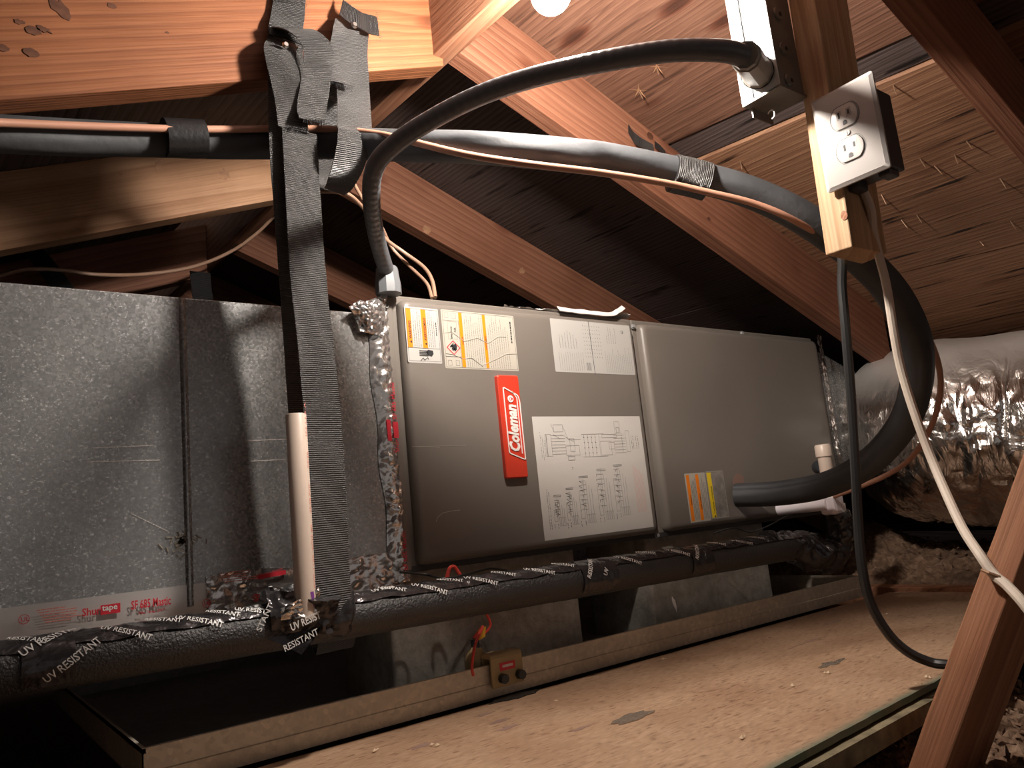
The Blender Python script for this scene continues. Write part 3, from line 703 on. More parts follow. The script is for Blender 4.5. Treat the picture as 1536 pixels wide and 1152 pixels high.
# mastic smear
c = onY(272, 812, YF)
mb = MB(); rnd = random.Random(5)
for k in range(70):
    a = rnd.uniform(0, 6.28); r = abs(rnd.gauss(0, .011)); q = c + V((r * math.cos(a) * 1.2, -.0006, r * math.sin(a) * 1.1)); d = V((rnd.uniform(-1, 1), 0, rnd.uniform(-1, 1))).normalized() * rnd.uniform(.002, .006); n_ = V((-d.z, 0, d.x)).normalized() * .0007
    mb.prism([q - d + n_, q - d - n_, q + d - n_, q + d + n_], (0, -.0012, 0))
mb.build('mastic_smear', 'mastic', t)['label'] = 'dried beige smear of sealant over the rib'
# scratches
mb = MB()
for (xa, ya, xb, yb) in [(196, 770, 252, 797), (130, 693, 240, 690), (370, 661, 430, 659), (375, 692, 428, 689), (140, 672, 230, 668), (365, 523, 395, 527)]:
    A_ = onY(xa, ya, YF - .0003); B_ = onY(xb, yb, YF - .0003); d = V((0, 0, .0005)); mb.prism([A_ - d, B_ - d, B_ + d, A_ + d], (0, -.0003, 0))
mb.build('scratch', 'paper_white', t)

# foil tape along the bottom of the duct
def crinkled_sheet(mb, f, nu, nv, amp, freq, nrm, seed=0, ramp_=None):
    vs = []
    for j in range(nv + 1):
        for i in range(nu + 1):
            u = i / nu; v = j / nv; p = f(u, v); a = amp * (ramp_(u) if ramp_ else 1)
            vs.append(p + nrm * (abs(noise.noise(p * freq + V((seed, seed, 0)))) * a + abs(noise.noise(p * freq * 2.7 + V((seed, 9, 0)))) * a * .5))
    mb.add(vs, [(j * (nu + 1) + i, j * (nu + 1) + i + 1, (j + 1) * (nu + 1) + i + 1, (j + 1) * (nu + 1) + i) for j in range(nv) for i in range(nu)])
    return mb
TT = -.052
tp = thing('foil_tape', (.2, YF, TT), 'printed foil sealing tape along the bottom edge of the metal duct', 'tape')
mb = MB(); crinkled_sheet(mb, lambda u, v: V((-.25 + .77 * u, YF - .001, -.104 + (TT + .104) * v)), 60, 8, .0012, 30, V((0, -1, 0)), 1, lambda u: .25 + 2.2 * max(0, (u - .68)) * 3)
mb.build('tape_strip', 'foil_tape', tp, sm=True, ang=180)
mb = MB(); crinkled_sheet(mb, lambda u, v: V((.345 + .335 * u, YF - .002, -.104 + (TT + .112) * v + .004 * math.sin(u * 9))), 90, 22, .005, 45, V((0, -1, 0)), 3)
mb.build('wrinkled_strip', 'foil_tape_wrinkled', tp, sm=True, ang=180)
X_ = V((1, 0, 0)); Z_ = V((0, 0, 1))
def tape_print(px, py, s, hh, mat='ink_red', length=None, bold=.02, y=YF - .0060, parent=tp, name='lettering'):
    mb = MB(); o = onY(px, py, y); put_text(mb, s, o, X_, Z_, height=hh, length=length, bold=bold); return mb.build(name, mat, parent)
tape_print(123, 925, 'Shur', .0110, length=.0235)
tape_print(197, 915, 'SF 685 Mastic', .0130, length=.054)
tape_print(209, 923, 'Max. Temp. 200°F.', .0052, length=.036, bold=.005)
c = onY(151, 921, YF - .0055); mb = MB().box((c.x, c.y, c.z - .0015), (c.x + .0255, c.y + .0006, c.z + .0118)); mb.build('logo_box', 'ink_red', tp)
tape_print(153, 919.5, 'tape', .0095, 'print_white', length=.020, y=YF - .0058)
c = onY(36, 932, YF - .003)
def ring(mb, c, r, w_, xd=X_, yd=Z_, n=24, th=.0003):
    vs = []; nd = xd.cross(yd)
    for i in range(n):
        a = 2 * math.pi * i / n; d = xd * math.cos(a) + yd * math.sin(a); vs += [c + d * (r - w_), c + d * r]
    mb.add(vs, [(2 * i, 2 * i + 1, (2 * i + 3) % (2 * n), (2 * i + 2) % (2 * n)) for i in range(n)]); return mb
for (px, py) in ((36, 929), (310, 905)):
    c = onY(px, py, YF - .006); mb = MB(); ring(mb, c, .0065, .0008); put_text(mb, 'UL', c + V((-.0035, 0, -.003)), X_, Z_, height=.006, bold=.01); mb.build('logo_mark', 'ink_red', tp)
mb = MB()
for (px, py, n) in ((55, 938, 6), (330, 880, 5)):
    o = onY(px, py, YF - .006)
    for k in range(n):
        L = random.uniform(.03, .05); z = o.z + .019 - k * .0035; x = o.x + k * .002
        while L > 0:
            q = random.uniform(.003, .008); mb.box((x, o.y, z), (x + q, o.y + .0002, z + .0012)); x += q + .001; L -= q + .001
mb.build('fine_print', 'ink_pale_red', tp)
tape_print(383, 902, 'Shur', .0105, length=.022, y=YF - .009)
mb = MB()
for (xa, ya, xb, yb) in ((387, 866, 429, 858), (398, 890, 430, 884)):
    a = onY(xa, ya, YF - .0095); b2 = onY(xb, yb, YF - .0095); mb.prism([a - Z_ * .0035, b2 - Z_ * .0035, b2 + Z_ * .0035, a + Z_ * .0035], (0, .0004, 0))
mb.build('red_stripe', 'ink_red', tp)

# vertical foil tape joining duct and cabinet
jt = thing('foil_tape', (.68, YF, -.09), 'crumpled foil tape sealing the joint between duct and furnace cabinet', 'tape')
def jf(u, v):
    z = -.095 + .505 * v; xl = .648 + .016 * (1 - v) + .003 * math.sin(z * 40); xr_ = .704 + .008 * (1 - v) * 0
    return V((xl + (xr_ - xl) * u, YF - .0015 - .006 * math.sin(u * 3.14), z))
mb = MB(); crinkled_sheet(mb, jf, 22, 150, .006, 42, V((0, -1, 0)), 7, lambda u: math.sin(math.pi * min(.97, max(.03, u))) ** .6); mb.build('tape_strip', 'foil_tape_wrinkled', jt, sm=True, ang=180)
mb = MB(); put_text(mb, 'SF 685 Mastic', V((.6925, YF - .013, -.075)), Z_, -X_, height=.008, length=.07, bold=.01); put_text(mb, 'SF 685 Mastic', V((.6925, YF - .013, .20)), Z_, -X_, height=.008, length=.07, bold=.01)
put_text(mb, 'Shur', V((.6925, YF - .013, .138)), Z_, -X_, height=.008, length=.025, bold=.01)
mb.box((.684, YF - .0130, .165), (.694, YF - .0126, .195)); mb.box((.672, YF - .0110, .16), (.680, YF - .0106, .2)); mb.build('lettering', 'ink_red', jt)
# scrunched corner of tape
mb = MB()
def blobf(mb, c, r, seed, amp=.45, n=24, mm=14, freq=3):
    vs = []; 
    for j in range(mm + 1):
        th = math.pi * j / mm
        for i in range(n):
            a = 2 * math.pi * i / n; d = V((math.sin(th) * math.cos(a), math.sin(th) * math.sin(a), math.cos(th)))
            k = 1 + amp * noise.noise(d * freq + V((seed, 0, 0))) + amp * .5 * noise.noise(d * freq * 3 + V((0, seed, 0)))
            vs.append(V(c) + V((d.x * r[0], d.y * r[1], d.z * r[2])) * k)
    fs = [(j * n + i, j * n + (i + 1) % n, (j + 1) * n + (i + 1) % n, (j + 1) * n + i) for j in range(mm) for i in range(n)]
    mb.add(vs, fs); return mb
def patch(p00, p10, p11, p01):
    return lambda u, v: (p00 * (1 - u) * (1 - v) + p10 * u * (1 - v) + p11 * u * v + p01 * (1 - u) * v) + V((0, -.010 * math.sin(u * 3.1) * math.sin(v * 3.1), 0))
crinkled_sheet(mb, patch(onY(538, 498, 1.262), onY(574, 505, 1.262), onY(580, 440, 1.262), onY(526, 462, 1.262)), 34, 34, .010, 38, V((0, -1, 0)), 4)
crinkled_sheet(mb, patch(onY(522, 462, 1.255), onY(556, 500, 1.255), onY(566, 462, 1.250), onY(540, 450, 1.255)), 26, 26, .008, 50, V((-.3, -1, 0)).normalized(), 8)
mb.build('bunched_tape', 'foil_tape_wrinkled', jt, sm=True, ang=40)

# ================================================================== FURNACE / AIR HANDLER
ZT, ZB = .446, -.076
YC = 1.270
ah = thing('air_handler', (1.4, 1.5, ZB), 'long taupe metal furnace cabinet lying on its side on concrete blocks', 'furnace')
XL, XM, XR = onY(580, 500, YC).x, 1.362, onY(1222, 540, YC).x
mb = MB().box((XL, YC, ZB), (XM, 1.76, ZT)); mb.build('cabinet', 'enamel', ah, bevel=.003)
mb = MB().box((XM + .002, YC, ZB), (XR, 1.76, ZT)); mb.build('coil_cabinet', 'enamel', ah, bevel=.003)
YP = YC - .020
def door(x0, x1, z0, z1, name, left_flat=.018):
    mb = MB(); loops = []
    def lp(dx, y, r): return [(a, y, b_) for a, b_ in rrect(x0 + dx, x1 - dx, z0 + dx, z1 - dx, r, 5)]
    loops = [lp(0, YC + .001, .012), lp(0, YC - .006, .012), lp(.0015, YC - .012, .014), lp(.005, YC - .0175, .014), lp(.010, YP, .013), lp(.016, YP, .012)]
    loft(mb, loops); return mb.build(name, 'enamel', ah, sm=True, ang=50)
D1 = (onY(597, 500, YC).x, XM - .014); D2 = (XM + .016, XR - .003)
pn1 = door(D1[0], D1[1], ZB + .006, ZT - .012, 'access_panel')
pn2 = door(D2[0], D2[1], ZB + .006, ZT - .012, 'access_panel')
# black strip painting the shade under the doors, then the side flange
mb = MB().box((XL + .004, YC - .004, ZB - .004), (XR, YC + .02, ZB + .006)); mb.build('bottom_shade_strip', 'shade_and_ring_black', ah)
mb = MB().box((XL + .001, YC - .005, ZB), (XL + .013, YC + .001, ZT - .008)); mb.build('side_flange', 'enamel', ah, bevel=.001)
# screws
def screw(p, nm='screw'):
    mb = MB(); cyl(mb, p, p + V((0, -.006, 0)), .0045, 6); cyl(mb, p + V((0, .0, 0)), p + V((0, -.001, 0)), .0065, 14); return mb.build(nm, 'steel_dark', ah)
for (px, py) in ((577, 459), (587, 647), (598, 846), (949, 490), (578, 460)):
    screw(onY(px, py, YC - .003))
screw(onY(1112, 500, YC - .003)); screw(onY(985, 803, YC - .004))

YS = YP - .0004
def quadpx(tl, tr, br, bl, y=YS):
    a = [onY(*q, y) for q in (tl, tr, br, bl)]
    return (a[0].x + a[3].x) / 2, (a[1].x + a[2].x) / 2, (a[2].z + a[3].z) / 2, (a[0].z + a[1].z) / 2
def sticker(name, q, mat, label, r=.002):
    x0, x1, z0, z1 = q; mb = MB(); mb.prism([(a, YS, b_) for a, b_ in rrect(x0, x1, z0, z1, r, 2)], (0, .0004, 0))
    o = mb.build(name, mat, ah); o['label'] = label; o['q'] = q; return o
def rect(mb, q, a0, b0, a1, b1, lift=.0003):
    x0, x1, z0, z1 = q; W = x1 - x0; H = z1 - z0; y = YS - lift
    mb.add([(x0 + a0 * W, y, z0 + b0 * H), (x0 + a1 * W, y, z0 + b0 * H), (x0 + a1 * W, y, z0 + b1 * H), (x0 + a0 * W, y, z0 + b1 * H)], [(0, 1, 2, 3)])
def frame_rect(mb, q, a0, b0, a1, b1, w_=.0005):
    x0, x1, z0, z1 = q; wa = w_ / (x1 - x0); wb = w_ / (z1 - z0)
    rect(mb, q, a0, b0, a1, b0 + wb); rect(mb, q, a0, b1 - wb, a1, b1); rect(mb, q, a0, b0, a0 + wa, b1); rect(mb, q, a1 - wa, b0, a1, b1)
def tup(mb, q, s, a, b, hgt, length=None, lift=.0005, bold=.01):   # text reading upward (+Z), a,b fractions = baseline start
    x0, x1, z0, z1 = q; o = V((x0 + a * (x1 - x0), YS - lift, z0 + b * (z1 - z0)))
    put_text(mb, s, o, Z_, -X_, height=hgt, length=length, bold=bold)
def lines(mb, q, a0, a1, b0, b1, n, rnd, th=.0006, ragged=.3, lift=.0003):
    th = th * 1.5
    x0, x1, z0, z1 = q; W = x1 - x0; H = z1 - z0
    for k in range(n):
        a = a0 + (a1 - a0) * (k + .5) / n; z = b0 * H; end = (b1 - rnd.uniform(0, ragged) * (b1 - b0)) * H
        while z < end:
            L = rnd.uniform(.0015, .006); x = x0 + a * W
            mb.add([(x - th / 2, YS - lift, z0 + z), (x + th / 2, YS - lift, z0 + z), (x + th / 2, YS - lift, z0 + min(z + L, end)), (x - th / 2, YS - lift, z0 + min(z + L, end))], [(0, 1, 2, 3)])
            z += L + rnd.uniform(.0006, .0014)
rnd = random.Random(11)
def tri(mb, q, a, b, s):
    x0, x1, z0, z1 = q; o = V((x0 + a * (x1 - x0), YS - .0006, z0 + b * (z1 - z0))); mb.add([o, o + Z_ * s, o + Z_ * s / 2 - X_ * s * .9], [(0, 1, 2)])
# S1 shock warning
q = quadpx((606, 459), (657, 464), (663, 546), (612, 543)); s1 = sticker('warning_label', q, 'sticker_white', 'small white warning label with two orange bars and a shocked hand pictogram')
mb = MB(); rect(mb, q, .04, .27, .175, .97); rect(mb, q, .47, .27, .615, .97); mb.build('orange_bar', 'ink_orange', s1)
mb = MB(); frame_rect(mb, q, .03, .03, .97, .97); rect(mb, q, .04, .262, .97, .268)
tup(mb, q, 'WARNING', .16, .42, .0062, .036, bold=.03); tri(mb, q, .155, .345, .0055); tup(mb, q, 'AVERTISSEMENT', .60, .40, .0060, .047, bold=.025); tri(mb, q, .59, .32, .0055)
lines(mb, q, .2, .45, .29, .93, 4, rnd, .0005); lines(mb, q, .63, .86, .29, .95, 4, rnd, .0005); lines(mb, q, .87, .93, .5, .75, 1, rnd, .0012, 0)
# hand pictogram
x0, x1, z0, z1 = q
def pt(a, b_): return V((x0 + a * (x1 - x0), YS - .0006, z0 + b_ * (z1 - z0)))
mb.add([pt(.55, .20), pt(.60, .24), pt(.74, .23), pt(.76, .17), pt(.70, .12), pt(.60, .14)], [(0, 1, 2, 3, 4, 5)])
for k in range(4): a_ = .12 + .028 * k; mb.add([pt(.34, a_ + .005), pt(.34, a_ + .018), pt(.60, a_ + .022), pt(.60, a_ + .004)], [(0, 1, 2, 3)])
for (a_, b_, c_, d_) in ((.36, .03, .44, .09), (.44, .09, .48, .05), (.48, .05, .58, .10), (.58, .1, .6, .06)):
    p_, r_ = pt(a_, b_), pt(c_, d_); n_ = (r_ - p_).cross(V((0, 1, 0))).normalized() * .0006; mb.add([p_ - n_, p_ + n_, r_ + n_, r_ - n_], [(0, 1, 2, 3)])
mb.build('lettering', 'ink_black', s1)
# S2 refrigerant danger
q = quadpx((661, 464), (770, 474), (778, 557), (668, 552)); s2 = sticker('danger_label', q, 'sticker_cream', 'wide creased cream label with a red flame diamond and two orange bars')
mb = MB(); rect(mb, q, .225, .03, .27, .97); rect(mb, q, .545, .03, .585, .97); mb.build('orange_bar', 'ink_orange', s2)
mb = MB(); frame_rect(mb, q, .015, .02, .985, .98); frame_rect(mb, q, .015, .02, .22, .2); frame_rect(mb, q, .015, .2, .22, .82); frame_rect(mb, q, .07, .5, .19, .80, .0003); frame_rect(mb, q, .04, .05, .09, .14); frame_rect(mb, q, .14, .05, .19, .14); frame_rect(mb, q, .04, .86, .09, .95, .0003); frame_rect(mb, q, .13, .86, .19, .95, .0003)
tup(mb, q, 'Safety Group', .13, .50, .0055, .026); tup(mb, q, 'A2L', .175, .62, .0045); tup(mb, q, 'DANGER', .268, .42, .004, .016); tup(mb, q, 'AVERTISSEMENT', .583, .35, .004, .030)
lines(mb, q, .285, .54, .04, .97, 9, rnd, .00042, .25); lines(mb, q, .6, .9, .04, .97, 10, rnd, .00042, .3); lines(mb, q, .92, .96, .5, .9, 1, rnd, .002, 0)
x0, x1, z0, z1 = q
fl_ = [(.075, .36), (.10, .41), (.095, .38), (.13, .45), (.125, .40), (.155, .43), (.17, .38), (.165, .32), (.14, .29), (.15, .34), (.12, .30), (.10, .33), (.11, .36)]
cc = pt(.125, .36); mb.add([cc] + [pt(a_, b_) for a_, b_ in fl_], [(0, i + 1, (i + 1) % len(fl_) + 1) for i in range(len(fl_))])
mb.build('lettering', 'ink_black', s2)
mb = MB(); cN, cE, cS, cW = pt(.125, .48), pt(.215, .355), pt(.125, .23), pt(.035, .355); cc = pt(.125, .355)
def dia(mb, k1, k2):
    o_ = [cc + (p_ - cc) * k1 for p_ in (cN, cE, cS, cW)]; i_ = [cc + (p_ - cc) * k2 for p_ in (cN, cE, cS, cW)]
    mb.add(o_ + i_, [(k, (k + 1) % 4, (k + 1) % 4 + 4, k + 4) for k in range(4)])
dia(mb, 1, .86); mb.build('flame_diamond', 'ink_red', s2)
# creases
mb = MB()
for pl in ([(.02, .60), (.12, .62), (.25, .50), (.27, .47), (.45, .55), (.6, .47), (.75, .60), (.86, .6)], [(.02, .25), (.1, .24), (.25, .17), (.35, .2), (.5, .05)], [(.5, .08), (.7, .2), (.85, .3), (.99, .31)]):
    for a_, b_ in zip(pl[:-1], pl[1:]):
        p_, r_ = pt(*a_), pt(*b_); n_ = (r_ - p_).cross(V((0, 1, 0))).normalized() * .0006; m_ = V((0, -.0005, 0))
        mb.add([p_ - n_, p_ + n_, r_ + n_, r_ - n_, p_ + m_, r_ + m_], [(0, 4, 5, 3), (4, 1, 2, 5)])
mb.build('crease', 'sticker_cream', s2)
# S3 rating plate
q = quadpx((825, 477), (945, 489), (952, 563), (833, 557)); s3 = sticker('rating_label', q, 'sticker_white', 'white rating label crossed by a drawn black line')
mb = MB(); x0, x1, z0, z1 = q
lines(mb, q, .05, .36, .03, .40, 12, rnd, .0004, .2); lines(mb, q, .07, .3, .45, .85, 7, rnd, .0006, .6); lines(mb, q, .62, .98, .03, .55, 15, rnd, .0004, .4)
for k in range(9):
    b_ = .3 + k * .075; lines(mb, q, .37, .6, b_, b_ + .03, 8, rnd, .0007, .5)
for k in range(5): rect(mb, q, .38 + k * .012, .05, .385 + k * .012, .2)
lines(mb, q, .66, .80, .6, .95, 5, rnd, .0005, .6); ring(mb, V((x0 + .885 * (x1 - x0), YS - .0005, z0 + .85 * (z1 - z0))), .0042, .0007)
tup(mb, q, 'UL', .90, .82, .004, None); mb.build('lettering', 'ink_grey', s3)
mb = MB(); a_, b_ = onY(882, 482, YS - .0007), onY(893, 562, YS - .0007); mb.add([a_ - X_ * .0007, a_ + X_ * .0007, b_ + X_ * .0007, b_ - X_ * .0007], [(0, 1, 2, 3)]); mb.build('drawn_line', 'ink_black', s3)
# S4 wiring diagram
q = quadpx((800, 624), (961, 625), (979, 791), (815, 811)); s4 = sticker('wiring_diagram', q, 'sheet_white', 'large white wiring diagram sheet with red fine print at its right', .001)
mb = MB(); x0, x1, z0, z1 = q
def L2(a0, b0, a1, b1, w_=.0005):
    p_, r_ = pt(a0, 1 - b0), pt(a1, 1 - b1); p_.y = r_.y = YS - .0004; n_ = (r_ - p_).cross(V((0, 1, 0))).normalized() * w_ / 2; mb.add([p_ - n_, p_ + n_, r_ + n_, r_ - n_], [(0, 1, 2, 3)])
def RR(a0, b0, a1, b1, w_=.0005): L2(a0, b0, a1, b0, w_); L2(a1, b0, a1, b1, w_); L2(a1, b1, a0, b1, w_); L2(a0, b1, a0, b0, w_)
def dashes(a, b0, b1, w_=.0009):
    b_ = b0
    while b_ < b1: L2(a, b_, a, min(b1, b_ + rnd.uniform(.006, .02)), w_); b_ += rnd.uniform(.012, .024)
RR(.09, .15, .14, .33); RR(.17, .07, .25, .13); L2(.15, .06, .17, .13); L2(.16, .15, .22, .19); L2(.25, .08, .29, .2)
for k in range(7): L2(.14, .16 + k * .026, .26, .16 + k * .026); dashes(.10, .15, .33, .0012)
RR(.26, .25, .38, .33); RR(.30, .19, .34, .3); RR(.27, .34, .33, .37, .0007); L2(.26, .17, .34, .22); L2(.29, .2, .4, .2)
for k in range(5): L2(.43 + k * .035, .16, .43 + k * .035, .35)
L2(.41, .155, .62, .155); L2(.41, .35, .64, .35)
for k in range(16): L2(.43 + (k % 4) * .035 - .005, .18 + (k // 4) * .045, .43 + (k % 4) * .035 + .005, .185 + (k // 4) * .045, .0012)
RR(.58, .22, .68, .34); RR(.6, .16, .74, .19); RR(.66, .23, .71, .29); RR(.73, .05, .78, .15); RR(.745, .1, .77, .15, .0009)
for k in range(7): L2(.71, .17 + k * .026, .82, .17 + k * .026)
RR(.83, .13, .865, .32); dashes(.79, .15, .32, .001)
for a_ in (.885, .9, .93, .95): dashes(a_, .18, .3, .0011)
for a_, b0, b1 in ((.05, .13, .34), (.065, .17, .36), (.08, .2, .33)): dashes(a_, b0, b1, .0007)
for a_, b0, b1 in ((.055, .6, .92), (.07, .62, .92)): dashes(a_, b0, b1, .001)
for (a_, b0, b1) in ((.10, .65, .88), (.21, .60, .88), (.33, .51, .88), (.5, .46, .87), (.66, .43, .85)):
    w_ = .10 if a_ < .3 else .135
    RR(a_ + w_ * .1, b0, a_ + w_ * .7, b0 + .012, .0007); 
    for k in range(4): L2(a_ + w_ * (.35 + .17 * k), b0 + .02 + .03 * k, a_ + w_ * (.35 + .17 * k), b1 - .04)
    RR(a_, b0 + .12, a_ + w_ * .25, b1 - .02)
    for k in range(7):
        c_ = b0 + .04 + k * (b1 - b0 - .1) / 7; L2(a_ + .01, c_, a_ + w_ * .5, c_ + rnd.uniform(-.01, .01), .0006); L2(a_ + rnd.uniform(0, .05), c_, a_ + rnd.uniform(0, .06), c_ + .02, .0008)
    for k in range(4): RR(a_ + w_ * (.4 + .14 * k), b1 - .05, a_ + w_ * (.5 + .14 * k), b1 + .02, .0004)
    dashes(a_ - .005, b1, b1 + .045, .0012); dashes(a_ + w_ * .25, b1, b1 + .04, .0012)
dashes(.30, .43, .45, .002); mb.build('diagram', 'ink_grey', s4)
mb = MB()
for k in range(8): 
    b_ = .44 + .012 * k; e_ = .86
    while b_ < e_: L2(.865 + k * .0125, b_, .865 + k * .0125, min(e_, b_ + .02), .0006); b_ += .024
mb.build('fine_print', 'ink_pale_red', s4)
# S5 / S6 on right door
q = quadpx((1027, 711), (1058, 708), (1066, 780), (1036, 785)); s5 = sticker('warning_label', q, 'sticker_cream', 'small white label with two orange bars beside the pipe entry')
mb = MB(); rect(mb, q, .05, .03, .2, .97); rect(mb, q, .5, .03, .65, .97); mb.build('orange_bar', 'ink_orange', s5)
mb = MB(); tup(mb, q, 'WARNING', .19, .35, .0045, .024); tup(mb, q, 'AVERTISSEMENT', .64, .25, .0045, .038); lines(mb, q, .23, .48, .05, .95, 4, rnd, .0007, .2); lines(mb, q, .68, .96, .05, .95, 4, rnd, .0007, .2); mb.build('lettering', 'ink_black', s5)
q = quadpx((1059, 707), (1084, 705), (1094, 775), (1067, 780)); s6 = sticker('caution_label', q, 'label_grey', 'dirt-smeared gray caution label with a yellow bar')
mb = MB(); rect(mb, q, .04, .03, .28, .97); mb.build('yellow_bar', 'ink_yellow', s6)
mb = MB(); tup(mb, q, 'CAUTION / ATTENTION', .24, .12, .0048, .066, bold=.02); tri(mb, q, .24, .03, .006); mb.build('lettering', 'ink_black', s6)
mb = MB(); frame_rect(mb, q, .01, .01, .99, .99, .0009); mb.build('label_border', 'sticker_cream', s6)

# ---- badge
a_, b_ = onY(763, 564, YP - .009), onY(775, 716, YP - .009)
bx0, bx1, bz0, bz1 = onY(749, 600, YP - .009).x - .002, onY(785, 640, YP - .009).x + .003, b_.z, a_.z
ql = [onY(*p_, YP - .01) for p_ in ((747, 563), (779, 563), (791, 717), (759, 717))]
bx0 = (ql[0].x + ql[3].x) / 2; bx1 = (ql[1].x + ql[2].x) / 2; bz0 = (ql[2].z + ql[3].z) / 2; bz1 = (ql[0].z + ql[1].z) / 2
mb = MB(); loft(mb, [[(a, YP + .0005, b2) for a, b2 in rrect(bx0, bx1, bz0, bz1, .004, 4)], [(a, YP - .009, b2) for a, b2 in rrect(bx0, bx1, bz0, bz1, .004, 4)], [(a, YP - .011, b2) for a, b2 in rrect(bx0 + .002, bx1 - .002, bz0 + .002, bz1 - .002, .003, 4)]])
bd = mb.build('name_badge', 'badge_red', ah, sm=True, ang=30); bd['label'] = 'red plastic name badge with raised white lettering'
BW, BH = bx1 - bx0, bz1 - bz0; YB = YP - .0112
def bp_(a, b2, y=YB): return V((bx0 + a * BW, y, bz1 - b2 * BH))
# border: slanted outline with a doubled right side (fractions measured on the badge)
def strip(mb, pl, w_, th=.0012, closed=False):
    n = len(pl); seg = n if closed else n - 1
    L_ = []; 
    for i in range(n):
        if closed or 0 < i < n - 1:
            p0, p1, p2 = pl[(i - 1) % n], pl[i], pl[(i + 1) % n]; d1 = (p1 - p0).normalized(); d2 = (p2 - p1).normalized(); tn = (d1 + d2).normalized(); k = 1 / max(.5, tn.dot(d1))
        else:
            tn = (pl[1] - pl[0]).normalized() if i == 0 else (pl[-1] - pl[-2]).normalized(); k = 1
        nn = tn.cross(V((0, 1, 0))) * (w_ / 2 * k); L_.append((pl[i] - nn, pl[i] + nn))
    for i in range(seg):
        a, b2 = L_[i], L_[(i + 1) % n]; mb.prism([a[0], a[1], b2[1], b2[0]], (0, -th, 0))
def roundpoly(pl, r, n=4):
    out = []; m_ = len(pl)
    for i in range(m_):
        p0, p1, p2 = pl[(i - 1) % m_], pl[i], pl[(i + 1) % m_]; a = p1 + (p0 - p1).normalized() * r; c = p1 + (p2 - p1).normalized() * r
        for k in range(n + 1):
            t_ = k / n; out.append(a * (1 - t_) ** 2 + p1 * 2 * t_ * (1 - t_) + c * t_ * t_)
    return out
mb = MB()
strip(mb, roundpoly([bp_(.20, .12), bp_(.86, .20), bp_(.92, .26), bp_(.92, .83), bp_(.20, .76)], .004), .0022, closed=True)
strip(mb, [bp_(.60, .16), bp_(.80, .225), bp_(.80, .77)], .0018)
mb.build('badge_border', 'badge_white', bd)
mb = MB(); z_s = bz1 - .745 * BH; put_text(mb, 'Coleman', V((bx0 + .735 * BW, YB - .0012, z_s)), Z_, -X_, height=.50 * BW, length=.455 * BH, bold=.04, shear=.25, ext=.0014); mb.build('lettering', 'badge_white', bd)
mb = MB(); c = bp_(.50, .235, YB - .0012); cyl(mb, c + V((0, .0014, 0)), c, .0072, 24); mb.build('round_emblem', 'badge_white', bd)
mb = MB(); ring(mb, c + V((0, -.0002, 0)), .0034, .0009); mb.add([c + V((.001, -.0003, -.002)), c + V((.005, -.0003, -.002)), c + V((.005, -.0003, .002)), c + V((.001, -.0003, .002))], [(0, 1, 2, 3)]); mb.build('emblem_mark', 'ink_red', bd)

# scuffs on panel
mb = MB(); pl = [onY(x, y, YP - .0003) for x, y in ((654, 783), (657, 775), (665, 769), (680, 766), (690, 765))]
strip(mb, pl, .0009, .0002); 
for (a, b2) in (((618, 670), (700, 668)), ((620, 670), (660, 671))): strip(mb, [onY(*a, YP - .0003), onY(*b2, YP - .0003)], .0005, .0002)
mb.build('scratch', 'sticker_cream', ah)
# purple primer smudge at pipe entry
mb = MB(); c = onY(1108, 722, YP - .0003); mb.prism([c + V((.022 * math.cos(a) * (1 + .5 * noise.noise(V((a, 0, 3)))), 0, .02 * math.sin(a) * (1 + .5 * noise.noise(V((a, 7, 3)))))) for a in [i * .42 for i in range(15)]], (0, .0003, 0)); mb.build('smudge', 'stain_purple', ah)
# right-end foil tape joint
rt = thing('foil_tape', (XR, YC, ZB), 'crumpled foil tape on the right end of the furnace cabinet', 'tape')
mb = MB(); crinkled_sheet(mb, lambda u, v: V((XR - .014 + .040 * u, YC - .027 + .012 * u, -.03 + (ZT + .035) * v)), 14, 110, .008, 45, V((-.3, -1, 0)).normalized(), 9); mb.build('tape_strip', 'foil_tape_wrinkled', rt, sm=True, ang=180)
# return plenum piece (tapered sheet metal)
t = thing('plenum_collar', (2.3, 1.5, .0), 'galvanised transition piece between the furnace and the silver flex duct', 'duct')
mb = MB(); l0 = [(XR + .005, a, b2) for a, b2 in rrect(1.285, 1.75, -.03, .42, .02, 8)]; 
def circ(x, y, z, r, n, ax=V((1, 0, 0))):
    ax = ax.normalized(); u = V((0, 1, 0)); u = (u - ax * u.dot(ax)).normalized(); v_ = ax.cross(u); return [V((x, y, z)) + u * r * math.cos(2 * math.pi * k / n - math.pi * .4) + v_ * r * math.sin(2 * math.pi * k / n - math.pi * .4) for k in range(n)]
n0 = len(l0); l0 = [V(p_) for p_ in l0]
l1 = [p_ + V((.05, 0, 0)) for p_ in l0]
l2 = []
cc2 = V((2.575, 1.395, .176))
for p_ in l0:
    d = V((0, p_.y - 1.54, p_.z - .195)).normalized(); l2.append(cc2 + d * .165)
loft(mb, [l0, l1, l2], False, False); mb.build('transition', 'galvanised', t, sm=True, ang=40)
U = 1.0
